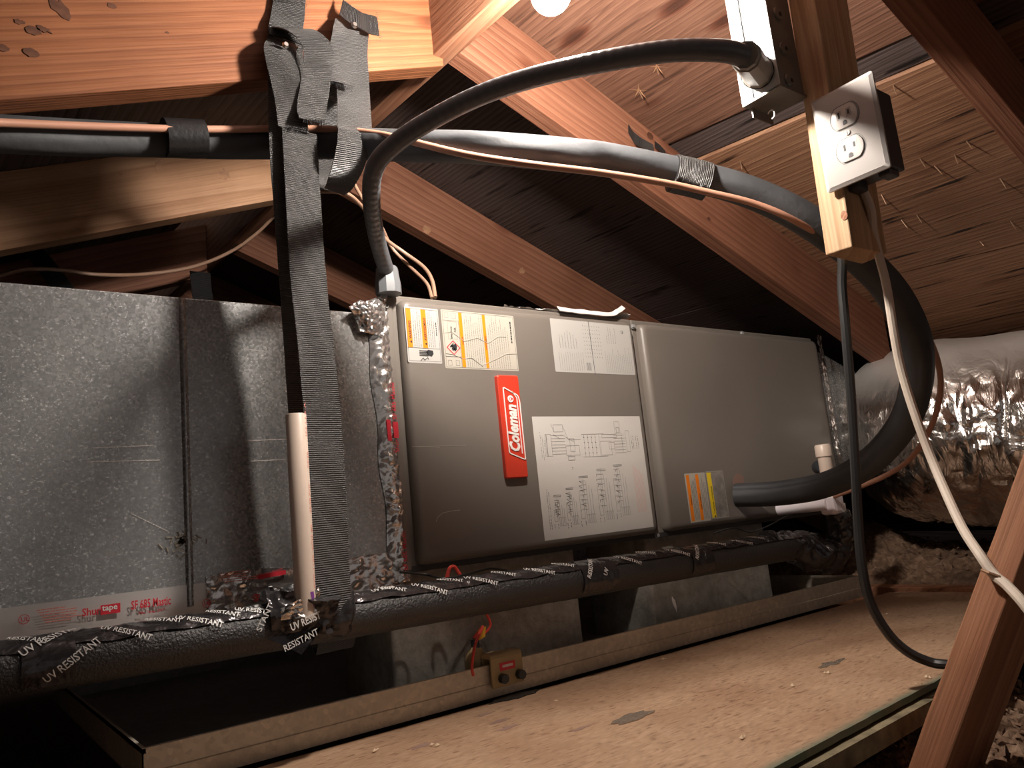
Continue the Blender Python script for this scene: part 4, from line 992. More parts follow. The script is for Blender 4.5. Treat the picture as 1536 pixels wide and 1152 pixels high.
# ---- flex duct
fx = [dep(1322, 642, 2.22), dep(1350, 643, 2.15), dep(1378, 644, 2.07), dep(1400, 645, 1.99), dep(1440, 645, 1.92), dep(1490, 643, 1.87), dep(1550, 641, 1.82), dep(1650, 640, 1.72), dep(1800, 640, 1.6)]
path = spline(fx, 20); rads = []
for i in range(len(path)):
    u = i / (len(path) - 1); rads.append(.115 + .118 * min(1, u / .33) ** .6)
def fdisp(q, a, L):
    w1 = noise.noise(V((q.x * 7, q.y * 7, q.z * 3))) * .012
    w2 = abs(noise.noise(V((L * 30, a * 2.2, 1)))) * -.014
    w3 = abs(noise.noise(q * 32)) * .010
    k_ = max(.15, min(1, (.26 - q.z) / .12)) if q.z > .14 else 1
    return w1 + (w2 + w3) * k_ - .004
mb = MB(); tube(mb, path, rads, 150, True, fdisp)
tag(mb.build('flex_duct', 'flex_foil', org=(2.0, .9, -.13), sm=True, ang=28), 'fat crinkled silver insulated flex duct at the right', 'flex duct')

U = .835
# ---- paper flap on the cabinet top
mb = MB()
def pf(u, v):
    a = onY(745 + (935 - 745) * u, 452 + 20 * u, 1.30 + .04 * v); return V((a.x, 1.275 + .05 * v, ZT + .002 + .010 * abs(math.sin(u * 7)) * v + .012 * max(0, u - .55) * 2))
crinkled_sheet(mb, pf, 60, 8, .010, 24, V((0, -.2, 1)).normalized(), 2)
fp = mb.build('paper_strip', 'paper_white', org=(1.2, 1.29, ZT), sm=True, ang=180); tag(fp, 'crumpled white paper strip lying on the furnace top', 'paper')
mb = MB(); pth = spline([onY(838, 463, 1.262), onY(880, 468, 1.262), onY(915, 472, 1.262), onY(927, 466, 1.262), onY(935, 461, 1.27)], 8)
ribbon(mb, pth, [V((0, .005, .006)) for _ in pth], .002, 4, .004); tag(mb.build('paper_strip', 'paper_white', org=pth[0], sm=True, ang=60), 'folded white end of the paper overhanging above the rating label', 'paper')

U = 1.0
# ================================================================== STRAPS
YST = .935
def yline(pl, Y): return [onY(x, y, Y) if not isinstance(Y, (list, tuple)) else None for (x, y) in pl]
st = thing('hanging_strap', onY(440, 60, .95), 'long black woven strap nailed to the orange rafter, holding up the drain pipe', 'strap', None)
def strand(pts, half, mat, name, parent, crink=.001, th=.0016, n=14, cols=6, ws=None):
    path = spline([onY(x, y, Y) for (x, y, Y) in pts], n)
    N = len(path); wid = []
    for i in range(N):
        if ws:
            f = i / (N - 1) * (len(ws) - 1); k = min(int(f), len(ws) - 2); wv = V(ws[k]).lerp(V(ws[k + 1]), f - k).normalized()
        else: wv = V((1, .05, 0)).normalized()
        wid.append(wv * half)
    mb = MB(); ribbon(mb, path, wid, th, cols, crink, pts[0][0]); return mb.build(name, mat, parent, sm=True, ang=80)
# front strand
strand([(449, 195, .934), (455, 300, .933), (463, 420, .930), (474, 520, .928), (485, 640, .926), (492, 760, .923), (496, 860, .920), (499, 920, .922), (503, 950, .940)], .0255, 'webbing', 'front_strand', st, .0012, n=12)
# rear strand
strand([(428, 55, .953), (430, 150, .945), (432, 230, .945), (440, 330, .948), (449, 450, .958), (460, 600, .962), (470, 760, .975), (480, 860, 1.0), (489, 930, 1.0), (500, 975, .985), (507, 955, .95)], .0262, 'webbing', 'rear_strand', st, .0012, n=10)
# strap top: stub above, folded flap and bunched loop
strand([(436, -12, .953), (432, 22, .951), (428, 48, .947), (430, 60, .944)], .024, 'webbing', 'upper_stub', st, .004, n=8, ws=[(1, 0, .15), (1, -.1, -.1)])
strand([(428, 46, .948), (442, 42, .925), (462, 52, .912), (478, 75, .908), (474, 120, .914), (468, 160, .918), (470, 182, .917)], .0215, 'webbing', 'folded_end', st, .003, n=10, ws=[(1, -.3, 0), (1, -.2, .2), (1, .1, .05)])
strand([(425, 62, .947), (420, 80, .93), (430, 120, .923), (437, 160, .926), (440, 195, .932)], .0215, 'webbing_smooth', 'inner_fold', st, .003, n=10, ws=[(1, -.2, -.1), (1, -.3, 0), (1, 0, 0)])
def frays(mb, pa, pb, n, L, dirv, rnd):
    for k in range(n):
        p_ = pa.lerp(pb, k / (n - 1)) + V((rnd.uniform(-.001, .001), rnd.uniform(-.001, .001), 0)); e = p_ + (dirv + V((rnd.uniform(-.4, .4), rnd.uniform(-.5, .2), rnd.uniform(-.3, .2)))).normalized() * L * rnd.uniform(.5, 1.2)
        tube(mb, [p_, p_.lerp(e, .5) + V((rnd.uniform(-.001, .001), 0, 0)), e], [.0004, .0004, .0003], 4)
mb = MB(); rn = random.Random(2); frays(mb, onY(455, 178, .916), onY(488, 180, .916), 26, .009, V((0, 0, -1)), rn); frays(mb, onY(430, 190, .93), onY(462, 192, .93), 20, .007, V((0, -.1, -1)), rn); frays(mb, onY(415, 2, .95), onY(460, 10, .95), 16, .006, V((0, 0, 1)), rn); mb.build('frayed_threads', 'tape_black', st)
mb = MB(); c = onY(428, 68, .924); cyl(mb, c, c + V((0, -.004, 0)), .0048, 14, .003); mb.build('nail_head', 'steel', st)
# second strap
s2t = thing('hanging_strap', onY(520, 60, .955), 'shorter black woven strap looped under the insulated pipe, right of the long one', 'strap')
strand([(530, 40, .952), (527, 80, .940), (530, 130, .936), (532, 185, .914), (532, 198, .907)], .0262, 'webbing_smooth', 'upper_run', s2t, .002, n=10, ws=[(1, 0, .1), (1, 0, 0)])
strand([(532, 198, .905), (530, 220, .905), (522, 250, .920), (510, 278, .955), (502, 287, 1.0)], .0250, 'webbing', 'lower_run', s2t, .001, n=10, ws=[(1, 0, 0), (1, .1, .12), (.9, .5, .15)])
strand([(500, 287, 1.02), (494, 262, 1.06), (494, 230, 1.06), (500, 190, 1.04), (508, 160, 1.0), (515, 120, .97)], .024, 'webbing_smooth', 'rear_run', s2t, .001, n=8)
strand([(522, 28, .948), (519, 50, .93), (513, 90, .920), (510, 125, .918)], .0225, 'webbing_smooth', 'folded_flap', s2t, .002, n=10, ws=[(1, 0, .35), (1, 0, .05)])
strand([(513, 14, .945), (535, 28, .925), (552, 35, .932), (566, 40, .94)], .0165, 'webbing', 'twisted_tab', s2t, .004, n=8, ws=[(.3, .1, 1), (-.05, .1, 1)])
mb = MB(); frays(mb, onY(491, 120, .917), onY(528, 132, .917), 26, .007, V((0, 0, -1)), rn); frays(mb, onY(563, 18, .938), onY(568, 60, .938), 14, .005, V((1, 0, 0)), rn); mb.build('frayed_threads', 'tape_black', s2t)
mb = MB(); c = onY(531, 38, .925); cyl(mb, c, c + V((0, -.004, 0)), .005, 14, .003); mb.build('nail_head', 'steel', s2t)
# small strap hook on rafter 1 holding the pipe
s3t = thing('hanging_strap', onY(950, 210, .955), 'small scrap of black strap nailed to the reddish rafter above the pipe', 'strap')
strand([(943, 193, .953), (950, 205, .94), (962, 214, .93), (980, 224, .90)], .012, 'webbing_smooth', 'strap_loop', s3t, .003, n=8, ws=[(.3, .1, 1), (.2, .1, .8)])
strand([(982, 216, .955), (990, 222, .945), (998, 230, .93)], .008, 'webbing', 'strap_end', s3t, .003, n=6, ws=[(.3, .1, 1), (.2, .1, .8)])
# distant hanging straps behind
for (pts, lab) in ((([(40, 365, 1.9), (70, 400, 1.92), (100, 440, 1.95)]), 'dark strap hanging in shadow at far left above the duct'), (([(300, 408, 1.95), (302, 430, 1.95), (306, 460, 1.95)]), 'dark strap in shadow above the middle of the duct')):
    path = spline([onY(*p_[:2], p_[2]) for p_ in pts], 6); mb = MB(); ribbon(mb, path, [V((.025, 0, 0)) for _ in path], .002, 4); tag(mb.build('hanging_strap', 'webbing', org=path[0]), lab, 'strap')

# ================================================================== LINE SET (insulated suction pipe + copper)
ls = [(-90, 193, .86), (0, 201, .90), (150, 208, .98), (300, 213, 1.06), (420, 215, 1.11), (500, 216, 1.12), (650, 219, 1.07), (750, 224, 1.045), (860, 233, 1.078), (920, 240, 1.115), (1040, 264, 1.145), (1130, 290, 1.145), (1210, 330, 1.145), (1290, 388, 1.165), (1345, 450, 1.20), (1374, 520, 1.245), (1372, 590, 1.30), (1345, 650, 1.37), (1295, 700, 1.44), (1235, 728, 1.52), (1170, 740, 1.59), (1104, 743, 1.647)]
path = spline([dep(*p_) for p_ in ls], 10)
rd = []
for i in range(len(path)):
    u = i / (len(path) - 1); rd.append(.0222 + .0030 * min(1, max(0, (u - .42) / .25)))
end = onY(1104, 743, (YP + .004) * .835); path[-1] = end
pt_ = thing('insulated_pipe', dep(800, 227, 1.1), 'thick black foam insulated pipe curving from upper left round to the furnace panel', 'pipe')
def ldisp(q, a, L): return .0015 * noise.noise(V((L * 9, math.cos(a) * 2, math.sin(a) * 2))) - (.0035 * math.exp(-((a - 4.1) / .10) ** 2) if L > 1.0 else 0)
mb = MB(); tube(mb, path, rd, 40, True, ldisp); mb.build('foam_sleeve', 'foam_black', pt_, sm=True, ang=60)
def pipe_section(i0, i1, extra, mat, name, parent, disp=None, pth=None, rr=None):
    P_ = (pth or path)[i0:i1 + 1]; R_ = [(rr or rd)[k] + extra for k in range(i0, i1 + 1)]
    mb = MB(); tube(mb, P_, R_, 24, True, disp); return mb.build(name, mat, parent, sm=True, ang=60)
def idx_near(px, py, D):
    t_ = dep(px, py, D); return min(range(len(path)), key=lambda i: (path[i] - t_).length)
i = idx_near(276, 212, 1.11)
pdense = spline([dep(246, 211, 1.02), dep(276, 212, 1.035), dep(306, 213, 1.05)], 12)
mb = MB(); tube(mb, [p_ + V((0, -.001, .004)) for p_ in pdense], .0255, 24); w1 = mb.build('tape_wrap', 'tape_black', pt_, sm=True); 
pd2 = spline([dep(1008, 257, 1.138), dep(1034, 263, 1.143), dep(1060, 270, 1.145)], 12)
mb = MB(); tube(mb, [p_ + V((0, 0, -.003)) for p_ in pd2], .0278, 30, True, lambda q, a, L: .0012 * noise.noise(q * 160)); mb.build('tape_wrap', 'webbing', pt_, sm=True, ang=50)
# copper-coloured liquid line
cp = [(-60, 181, .83), (0, 184, .87), (150, 190, .95), (300, 194, 1.03), (415, 193, 1.085), (500, 194, 1.10), (560, 200, 1.085), (600, 208, 1.065), (700, 232, 1.025), (800, 247, 1.015), (900, 259, 1.06), (1000, 275, 1.10), (1060, 288, 1.11), (1130, 305, 1.115), (1190, 330, 1.12), (1270, 378, 1.16), (1340, 435, 1.21), (1392, 505, 1.28), (1411, 570, 1.34), (1400, 632, 1.40), (1368, 685, 1.47), (1325, 715, 1.54), (1250, 745, 1.60)]
pc = spline([dep(*p_) for p_ in cp], 8); mb = MB(); tube(mb, pc, .0050, 14)
tag(mb.build('copper_line', 'copper_rubber', org=pc[0], sm=True), 'thin copper refrigerant line strapped along the black insulated pipe', 'pipe')
# ---- thermostat cables and distant wires
def cable(pts, r, mat, label, name='cable', sp=8, seg=10):
    p_ = spline([dep(*q) if isinstance(q, tuple) else q for q in pts], sp); mb = MB(); tube(mb, p_, r, seg); return tag(mb.build(name, mat, org=p_[0], sm=True), label, 'cable')
cable([(-30, 415, 1.5), (0, 413, 1.55), (40, 404, 1.6), (90, 405, 1.65), (150, 412, 1.7), (220, 411, 1.8), (290, 400, 1.88), (345, 378, 1.95), (385, 350, 2.0), (420, 318, 2.05), (470, 290, 2.0)], .0042, 'cable_brown', 'thin brown cable sagging across the dark gap above the duct')
cable([(478, 287, 1.2), (505, 288, 1.21), (525, 293, 1.25), (548, 316, 1.32), (575, 355, 1.36), (605, 378, 1.38), (635, 400, 1.37), (648, 420, 1.34), (653, 446, 1.31)], .0033, 'cable_brown', 'upper of the two thin cables looping to the furnace top')
cable([(527, 268, 1.3), (545, 300, 1.33), (572, 340, 1.37), (588, 372, 1.4), (615, 400, 1.39), (640, 425, 1.34), (648, 447, 1.31)], .0030, 'cable_brown', 'lower of the two thin cables looping to the furnace top')

# ================================================================== CONDUIT
cd = thing('flexible_conduit', (.73, 1.31, .37), 'gray ribbed flexible conduit arching from the switch box down to the furnace top', 'conduit')
cpt = [(1118, 84, .872), (1080, 76, .865), (1000, 77, .875), (900, 93, .90), (800, 116, .935), (720, 143, .955), (650, 178, .98), (595, 214, 1.0), (563, 250, 1.02), (557, 300, 1.075), (566, 360, 1.16), (580, 408, 1.23)]
pcd = spline([dep(*q) for q in cpt], 14); mb = MB(); tube(mb, pcd, .0125, 26); mb.build('conduit_tube', 'conduit_gray', cd, sm=True, ang=70)
e0 = pcd[-1]; base = onZ(583, 438, ZT * .835)
mb = MB(); dv = (e0 - base); 
tube(mb, [base - V((0, 0, .004)), base + V((0, 0, .012)), base + V((0, 0, .026)), base + V((0, 0, .038)), base + V((0, 0, .042))], [.021, .021, .019, .018, .014], 10); mb.build('connector_nut', 'connector_gray', cd, sm=True, ang=25)

# ================================================================== POST, SWITCH BOX, OUTLET
PX0, PX1, PY0, PY1 = .905, .992, .460, .496
mb = MB(); zt = .80; zb_ = .286; dyt = -.016
mb.hexa([(PX0, PY0, zb_), (PX1, PY0, zb_ + .002), (PX1, PY1, zb_), (PX0, PY1, zb_ + .001), (PX0, PY0 + dyt, zt), (PX1, PY0 + dyt, zt), (PX1, PY1 + dyt, zt), (PX0, PY1 + dyt, zt)])
tag(mb.build('wooden_post', 'post_wood', org=(.95, .48, zb_), bevel=.0015), 'pale wooden post hanging from the roof and carrying the outlet', 'post')
mb = MB(); c = onX(1266, 323, PX0 - .0008); 
mb.prism([c + V((0, .0045 * math.cos(a), .006 * math.sin(a))) for a in [i * math.pi / 8 for i in range(16)]], (.0012, 0, 0)); tag(mb.build('wood_knot', 'brace_wood', org=c), 'small round knot near the lower end of the pale post', 'knot')
# switch box
sb = thing('switch_box', (.85, .51, .505), 'tall white steel switch box mounted left of the wooden post', 'electrical box')
bx, by0, by1, bz, bzt = .846, .485, .540, .503, .72
mb = MB(); mb.box((bx + .002, by0, bz), (PX0 - .001, by1 - .001, bzt)); mb.build('box_body', 'box_steel', sb, bevel=.002)
mb = MB(); mb.box((bx, by0 - .001, bz - .001), (bx + .002, by0 + .036, bzt)); mb.box((bx, by0 + .0385, bz - .001), (bx + .002, by1 + .001, bzt)); mb.build('cover_plate', 'box_white', sb)
mb = MB(); mb.box((bx + .0015, by0 + .036, bz), (bx + .003, by0 + .0385, bzt)); mb.build('cover_seam', 'slot_black', sb)
mb = MB(); mb.box((bx + .0, by0 - .002, bz - .003), (PX0, by1 + .001, bz)); ring(mb, V(((bx + PX0) / 2, (by0 + by1) / 2, bz - .0035)), .013, .001, X_, -V((0, 1, 0)), 28); ring(mb, V(((bx + PX0) / 2, (by0 + by1) / 2, bz - .0035)), .009, .001, X_, -V((0, 1, 0)), 28); mb.build('bottom_plate', 'box_steel', sb)
for z_ in (.56, .515, .61):
    mb = MB(); c = V(((bx + PX0) / 2 - .005, by0 - .0005, z_)); tube(mb, [c, c + V((0, -.002, 0))], [.009, .008], 20); mb.build('knockout', 'box_steel', sb)
    mb = MB(); cyl(mb, c + V((.003, -.002, 0)), c + V((.003, -.0026, 0)), .003, 12); mb.build('knockout_hole', 'slot_black', sb)
# mounting tab below and bright wire ring
mb = MB(); mb.box((PX0 - .045, by1 - .004, bz - .016), (PX0, by1 - .002, bz)); mb.build('mounting_tab', 'box_steel', sb)
c = onX(1157, 172, .87); mb = MB(); tube(mb, [c + V((0, .005 * math.cos(a), .006 * math.sin(a))) for a in [.5 + i * .42 for i in range(11)]], .0009, 6); tag(mb.build('wire_clip', 'steel', org=c), 'bright bent wire hook under the switch box', 'wire')
# conduit connector on the switch box
k0 = pcd[0]; fc = V((bx, .511, onX(1152, 101, bx).z)); dv = (fc - k0).normalized()
mb = MB(); tube(mb, [k0 - dv * .006, k0 + dv * .004, k0 + dv * .005, fc - dv * .016, fc - dv * .014, fc - dv * .004, fc], [.0145, .0155, .0175, .0185, .0205, .0205, .019], 10)
cn = mb.build('connector_nut', 'nut_gray', cd, sm=True, ang=25)
mb = MB(); tube(mb, [fc - dv * .014, fc - dv * .0125], [.0212, .0212], 28); mb.build('lock_ring', 'shade_and_ring_black', cn, sm=True)
# outlet
pX = .893; Yf, Yn = .4745, .393; zL, zH = .3605, .4855
ot = thing('wall_outlet', (.93, .43, .36), 'white duplex power outlet with cover plate on the pale post', 'outlet')
mb = MB()
def lpy(dx, x, r): return [V((x, a, b2)) for a, b2 in rrect(Yn + dx, Yf - dx, zL + dx, zH - dx, r, 4)]
loft(mb, [lpy(0, pX + .006, .003), lpy(0, pX + .003, .003), lpy(.004, pX, .003)]); mb.build('cover_plate', 'plate_white', ot, sm=True, ang=30)
mb = MB(); mb.box((pX + .006, Yn + .010, zL + .012), (.958, PY0 - .003, zH - .010)); mb.box((.925, Yn + .014, zL + .004), (.95, Yn + .03, zL + .013)); mb.box((.915, Yn + .05, zL - .002), (.94, Yn + .064, zL + .013)); mb.build('outlet_box', 'box_blue_gray', ot, bevel=.003)
Yc = (Yn + Yf) / 2; zc = (zL + zH) / 2
for s in (1, -1):
    zc2 = zc + s * .0215
    pts = []
    for k in range(28):
        a = 2 * math.pi * k / 28; y_ = .0172 * math.cos(a); z_ = max(-.0142, min(.0142, .0172 * math.sin(a))); pts.append((y_, z_))
    mb = MB(); loft(mb, [[V((pX + .0005, Yc - y_ * 1.04, zc2 + z_ * 1.04)) for y_, z_ in pts], [V((pX - .0018, Yc - y_, zc2 + z_)) for y_, z_ in pts], [V((pX - .0022, Yc - y_ * .93, zc2 + z_ * .93)) for y_, z_ in pts]])
    rc = mb.build('receptacle', 'plate_white', ot, sm=True, ang=30)
    mb = MB(); nn_ = len(pts); vv = [V((pX - .0003, Yc - y_ * f_, zc2 + z_ * f_)) for f_ in (1.13, 1.07) for y_, z_ in pts]; mb.add(vv, [(i, (i + 1) % nn_, (i + 1) % nn_ + nn_, i + nn_) for i in range(nn_)]); mb.build('recess_line', 'ink_grey', rc)
    mb = MB()
    for dy_ in (.0062, -.0062): mb.box((pX - .00235, Yc + dy_ - .0034, zc2 - .0025), (pX - .0020, Yc + dy_ + .0034, zc2 + .0088))
    mb.build('slot_shade', 'recess_shade_grey', rc)  # raised grey pads, shading of the slot recesses painted as colour
    mb = MB()
    for dy_, h_ in ((.0062, .0075), (-.0062, .0060)):
        mb.box((pX - .0027, Yc + dy_ - .0012, zc2 + .0032 - h_ / 2), (pX - .0020, Yc + dy_ + .0012, zc2 + .0032 + h_ / 2))
    gp = []
    for k in range(12):
        a = math.pi * k / 11; gp.append(V((pX - .0020, Yc + .0027 * math.cos(a), zc2 - .0082 + .003 * math.sin(a))))
    gp += [V((pX - .0020, Yc - .0027, zc2 - .0108)), V((pX - .0020, Yc + .0027, zc2 - .0108))]
    mb.prism(gp, (-.0006, 0, 0)); mb.build('slots', 'slot_black', rc)
mb = MB(); cyl(mb, V((pX, Yc, zc)), V((pX - .0013, Yc, zc)), .0033, 16); sc = mb.build('plate_screw', 'plate_white', ot, sm=True, ang=30)
mb = MB(); mb.box((pX - .0016, Yc - .0004, zc - .0028), (pX - .0012, Yc + .0004, zc + .0028)); mb.build('screw_slot', 'ink_grey', sc)
# cables
cable([V((.94, .452, .37)), V((.953, .452, .34)), (1309, 345, .995), (1318, 382, 1.0), (1330, 430, 1.0), (1341, 500, 1.0), (1352, 555, 1.0), (1372, 620, .99), (1402, 700, .97), (1440, 785, .91), (1468, 830, .86), (1491, 862, .838), (1512, 880, .82), (1545, 918, .79), (1600, 1000, .76)], .0056, 'cable_white', 'white cable from the outlet down to a staple on the wooden brace', 'electric_cable')
cable([V((.96, .505, .40)), (1262, 380, 1.03), (1263, 430, 1.03), (1269, 500, 1.02), (1277, 600, 1.01), (1283, 700, 1.0), (1287, 780, .995), (1293, 850, .985), (1306, 905, .98), (1332, 950, .975), (1362, 978, .97), (1395, 993, .965), (1420, 997, .955), (1475, 1003, .94)], .0062, 'cable_black', 'black power cable hanging from behind the post to the floor panel edge', 'electric_cable')

# ================================================================== BRACE
A0 = V((.842, .430, -.345)); 
pl_ = [dep(1361, 1152, .86), dep(1418, 1152, .83), dep(1532, 845, .83), dep(1473, 845, .86)]
ax = ((pl_[3] - pl_[0]).normalized() + (pl_[2] - pl_[1]).normalized()).normalized()
wv = (pl_[1] - pl_[0]); wv = (wv - ax * wv.dot(ax)); wlen = wv.length; wv.normalize(); nv = ax.cross(wv).normalized()
if nv.dot(pl_[0]) < 0: nv = -nv
br = MB(); 
o0 = pl_[0] - ax * .10; L = 1.3
# local frame object so the grain follows the brace
mb = MB(); N = 24; vs = []
for i in range(N + 1):
    s = L * i / N
    for (a, b2) in ((0, 0), (wlen, 0), (wlen, .089), (0, .089)): e = .001 * noise.noise(V((s * 9, a * 60, b2 * 60))); vs.append((s, a + e, b2 + e))
fs = [(0, 1, 2, 3), (N * 4 + 3, N * 4 + 2, N * 4 + 1, N * 4)]
for i in range(N):
    a = i * 4
    for k in range(4): fs.append((a + k, a + (k + 1) % 4, a + 4 + (k + 1) % 4, a + 4 + k))
mb.add(vs, fs); bro = mb.build('diagonal_brace', 'brace_wood', org=(0, 0, 0), bevel=.002)
M = Matrix((ax, wv, nv)).transposed().to_4x4(); M.translation = o0; bro.matrix_world = M
tag(bro, 'reddish brown diagonal wooden brace in the lower right corner', 'brace')
print('BRACE', wlen, o0, ax)
c = dep(1491, 862, .84); mb = MB(); tube(mb, [c + wv * -.009 + nv * .004, c + wv * -.009 - nv * .008, c + wv * 0 - nv * .0105, c + wv * .009 - nv * .008, c + wv * .009 + nv * .004], .0018, 8); tag(mb.build('cable_staple', 'rust_nail', org=c), 'dark staple holding the white cable to the brace', 'staple')

# ================================================================== DRAIN PIPE (foam insulated) and PVC
dA, dB = V((-.10, .958, -.0980)), V((1.43, .958, -.1165))
dr = thing('drain_pipe', (.7, .985, -.1), 'black foam insulated drain pipe taped along its top, running the full width', 'pipe')
RD = .0272
def ondrain(s): return dA.lerp(dB, s)
npt = 60; pth = [ondrain(i / npt) for i in range(npt + 1)]
mb = MB(); tube(mb, pth, RD, 44, True, lambda q, a, L: .0006 * noise.noise(q * 40)); mb.build('foam_sleeve', 'foam_drain', dr, sm=True, ang=60)
dax = (dB - dA).normalized(); dn = V((0, 0, 1)); dn = (dn - dax * dn.dot(dax)).normalized(); db = dax.cross(dn)   # db ~ -Y? checked below
def cylp(s_m, ang, r):   # ang 0 = top, + toward the camera (-Y)
    return dA + dax * s_m + (dn * math.cos(ang) + V((0, -1, 0)) * math.sin(ang)) * r
def wrap(mb, s0, s1, a0, a1, r, nu, nv, amp, freq, seed=0):
    vs = []
    for i in range(nu + 1):
        s = s0 + (s1 - s0) * i / nu
        for j in range(nv + 1):
            a = a0 + (a1 - a0) * j / nv
            if j == nv: a += .12 * noise.noise(V((s * 25, seed, 2)))
            p_ = cylp(s, a, r); k = amp * abs(noise.noise(p_ * freq + V((seed, 0, 0)))) + amp * .5 * abs(noise.noise(p_ * freq * 2.6))
            vs.append(cylp(s, a, r + k))
    mb.add(vs, [(i * (nv + 1) + j, i * (nv + 1) + j + 1, (i + 1) * (nv + 1) + j + 1, (i + 1) * (nv + 1) + j) for i in range(nu) for j in range(nv)]); return mb
def sdr(px, py=900): return onY(px, py, .96).x - dA.x
S = lambda px: (lambda x: x - dA.x)(onY(px, 880, .938).x)
mb = MB(); wrap(mb, 0, 1.56, -1.5, .92, RD + .0010, 520, 20, .0034, 48, 1); tpp = mb.build('tape_strip', 'foil_black', dr, sm=True, ang=40); tpp['label'] = 'shiny black foil tape with white lettering'
for (xa, xb, sd) in ((32, 112, 2), (872, 925, 5), (1040, 1072, 7)):
    mb = MB(); wrap(mb, S(xa), S(xb), -1.8, 2.3, RD + .0022, 30, 30, .0012, 50, sd); mb.build('tape_band', 'foil_black', dr, sm=True, ang=50)
def tubetext(mb, s, px, ang0, hgt, tilt, r, length=None):
    s0 = S(px); ct, st_ = math.cos(tilt), math.sin(tilt)
    def fn(a, b2):
        u = a * ct - b2 * st_; v_ = a * st_ + b2 * ct
        return cylp(s0 + u, ang0 - v_ / r, r)
    put_text(mb, s, (0, 0, 0), X_, Z_, height=hgt, length=length, bold=.012, fn=fn)
mb = MB(); RT = RD + .0050
tubetext(mb, 'UV RESISTANT', 34, 1.15, .0085, .55, RD + .0042, .072); tubetext(mb, 'UV RESISTANT', 70, 2.1, .0085, .6, RD + .0042, .060)
for i, px in enumerate((10, 150, 218, 262, 310, 352, 572, 620, 662, 700, 745, 792, 838, 930, 968, 1008, 1078, 1110, 1140)):
    tl = (-.45, -.5, -.38)[i % 3]; L_ = 'UV RESISTANT' if i % 2 else 'RESISTANT'
    tubetext(mb, L_, px, .30 + .18 * (i % 2), .0072, tl, RT, .052 if i % 2 else .038)
tubetext(mb, 'RESISTANT', 880, 1.5, .0075, .95, RD + .0042, .05); tubetext(mb, 'UV', 905, 1.5, .0075, .95, RD + .0042); tubetext(mb, 'RESISTANT', 1046, 1.4, .0075, .9, RD + .0042, .045)
tubetext(mb, 'UV RESIS', 560, .55, .006, .1, RT, .035)
mb.build('lettering', 'print_white', dr)
# bunched tape round the vent tee
c = onY(440, 925, .975)
tb = thing('taped_tee', (c.x, .98, -.12), 'crumpled black and silver foil tape bunched round the base of the white vent pipe', 'tape')
mb = MB()
def crump(mb, path_, rads_, seg, amp, freq, seed):
    return tube(mb, path_, rads_, seg, True, lambda q, a, L: amp * noise.noise(q * freq + V((seed, 0, 0))) + amp * .6 * noise.noise(q * freq * 2.3))
pv = V((.383, .958, 0))
crump(mb, spline([V((pv.x - .055, .958, -.090)), V((pv.x - .02, .953, -.088)), V((pv.x + .02, .953, -.090)), V((pv.x + .04, .958, -.091))], 14), .034, 60, .007, 42, 2)
mb.build('horizontal_wrap', 'foil_black', tb, sm=True, ang=24)
mb = MB(); crump(mb, spline([V((pv.x, .948, -.105)), V((pv.x, .94, -.085)), V((pv.x + .002, .932, -.066))], 12), .028, 50, .008, 50, 5); mb.build('collar_wrap', 'foil_black', tb, sm=True, ang=24)
mb = MB(); crinkled_sheet(mb, lambda u, v: V((pv.x - .05 + .055 * u, .922 - .006 * math.sin(u * 3), -.092 + .034 * v * (.4 + .6 * u))), 30, 16, .006, 60, V((0, -1, 0)), 5); mb.build('silver_flap', 'foil_silver', tb, sm=True, ang=30)
mb = MB(); mb.add([onY(400, 958, .925), onY(482, 940, .92), onY(470, 960, .92), onY(452, 982, .918), onY(430, 970, .92)], [(0, 1, 2, 3, 4)]); mb.prism([onY(400, 958, .925), onY(482, 940, .92), onY(470, 960, .92), onY(452, 982, .918), onY(430, 970, .92)], (0, .0008, 0)); mb.build('loose_flap', 'foil_black', tb)
mb = MB()
d_ = (onY(478, 927, .935) - onY(438, 945, .935)).normalized(); u_ = d_.cross(V((0, 1, 0))) * -1
if u_.z < 0: u_ = -u_
put_text(mb, 'UV RESIST', onY(438, 947, .912), d_, u_, height=.009, length=.038, bold=.02)
d_ = (onY(470, 955, .94) - onY(428, 977, .94)).normalized(); u_ = d_.cross(V((0, 1, 0))); u_ = u_ if u_.z > 0 else -u_
put_text(mb, 'RESISTANT', onY(428, 978, .914), d_, u_, height=.008, length=.044, bold=.01)
d_ = (onY(408, 905, .94) - onY(388, 948, .94)).normalized(); u_ = d_.cross(V((0, 1, 0))); u_ = u_ if u_.z > 0 or u_.x < 0 else -u_
put_text(mb, 'STANT', onY(392, 948, .915), d_, u_, height=.007, length=.032, bold=.01)
mb.build('lettering', 'print_white', tb)
# vent pipe
vx0, vx1 = onY(443.5, 619, .925), onY(443.5, 890, .925)
vt = thing('vent_pipe', (vx1.x, .965, -.08), 'upright open white plastic vent pipe standing in front of the metal duct', 'pipe')
mb = MB(); n = 32; r0, r1 = .0128, .0100; xc = vx0.x; yc = .925; zt_ = vx0.z - .002; zb2 = -.095
lps = []
for (z_, r_) in ((zb2, r0), (zt_ - .001, r0), (zt_, r0 - .0008), (zt_, r1), (zb2, r1)):
    lps.append([V((xc + r_ * math.cos(2 * math.pi * k / n), yc + r_ * math.sin(2 * math.pi * k / n), z_)) for k in range(n)])
loft(mb, lps, False, False); mb.build('tube', 'pvc_white', vt, sm=True, ang=40)
mb = MB()
def pfn(z0_, a0_):
    def fn(a, b2):
        th = a0_ - b2 / r0; return V((xc + (r0 + .0002) * math.sin(th), yc - (r0 + .0002) * math.cos(th), z0_ + a))
    return fn
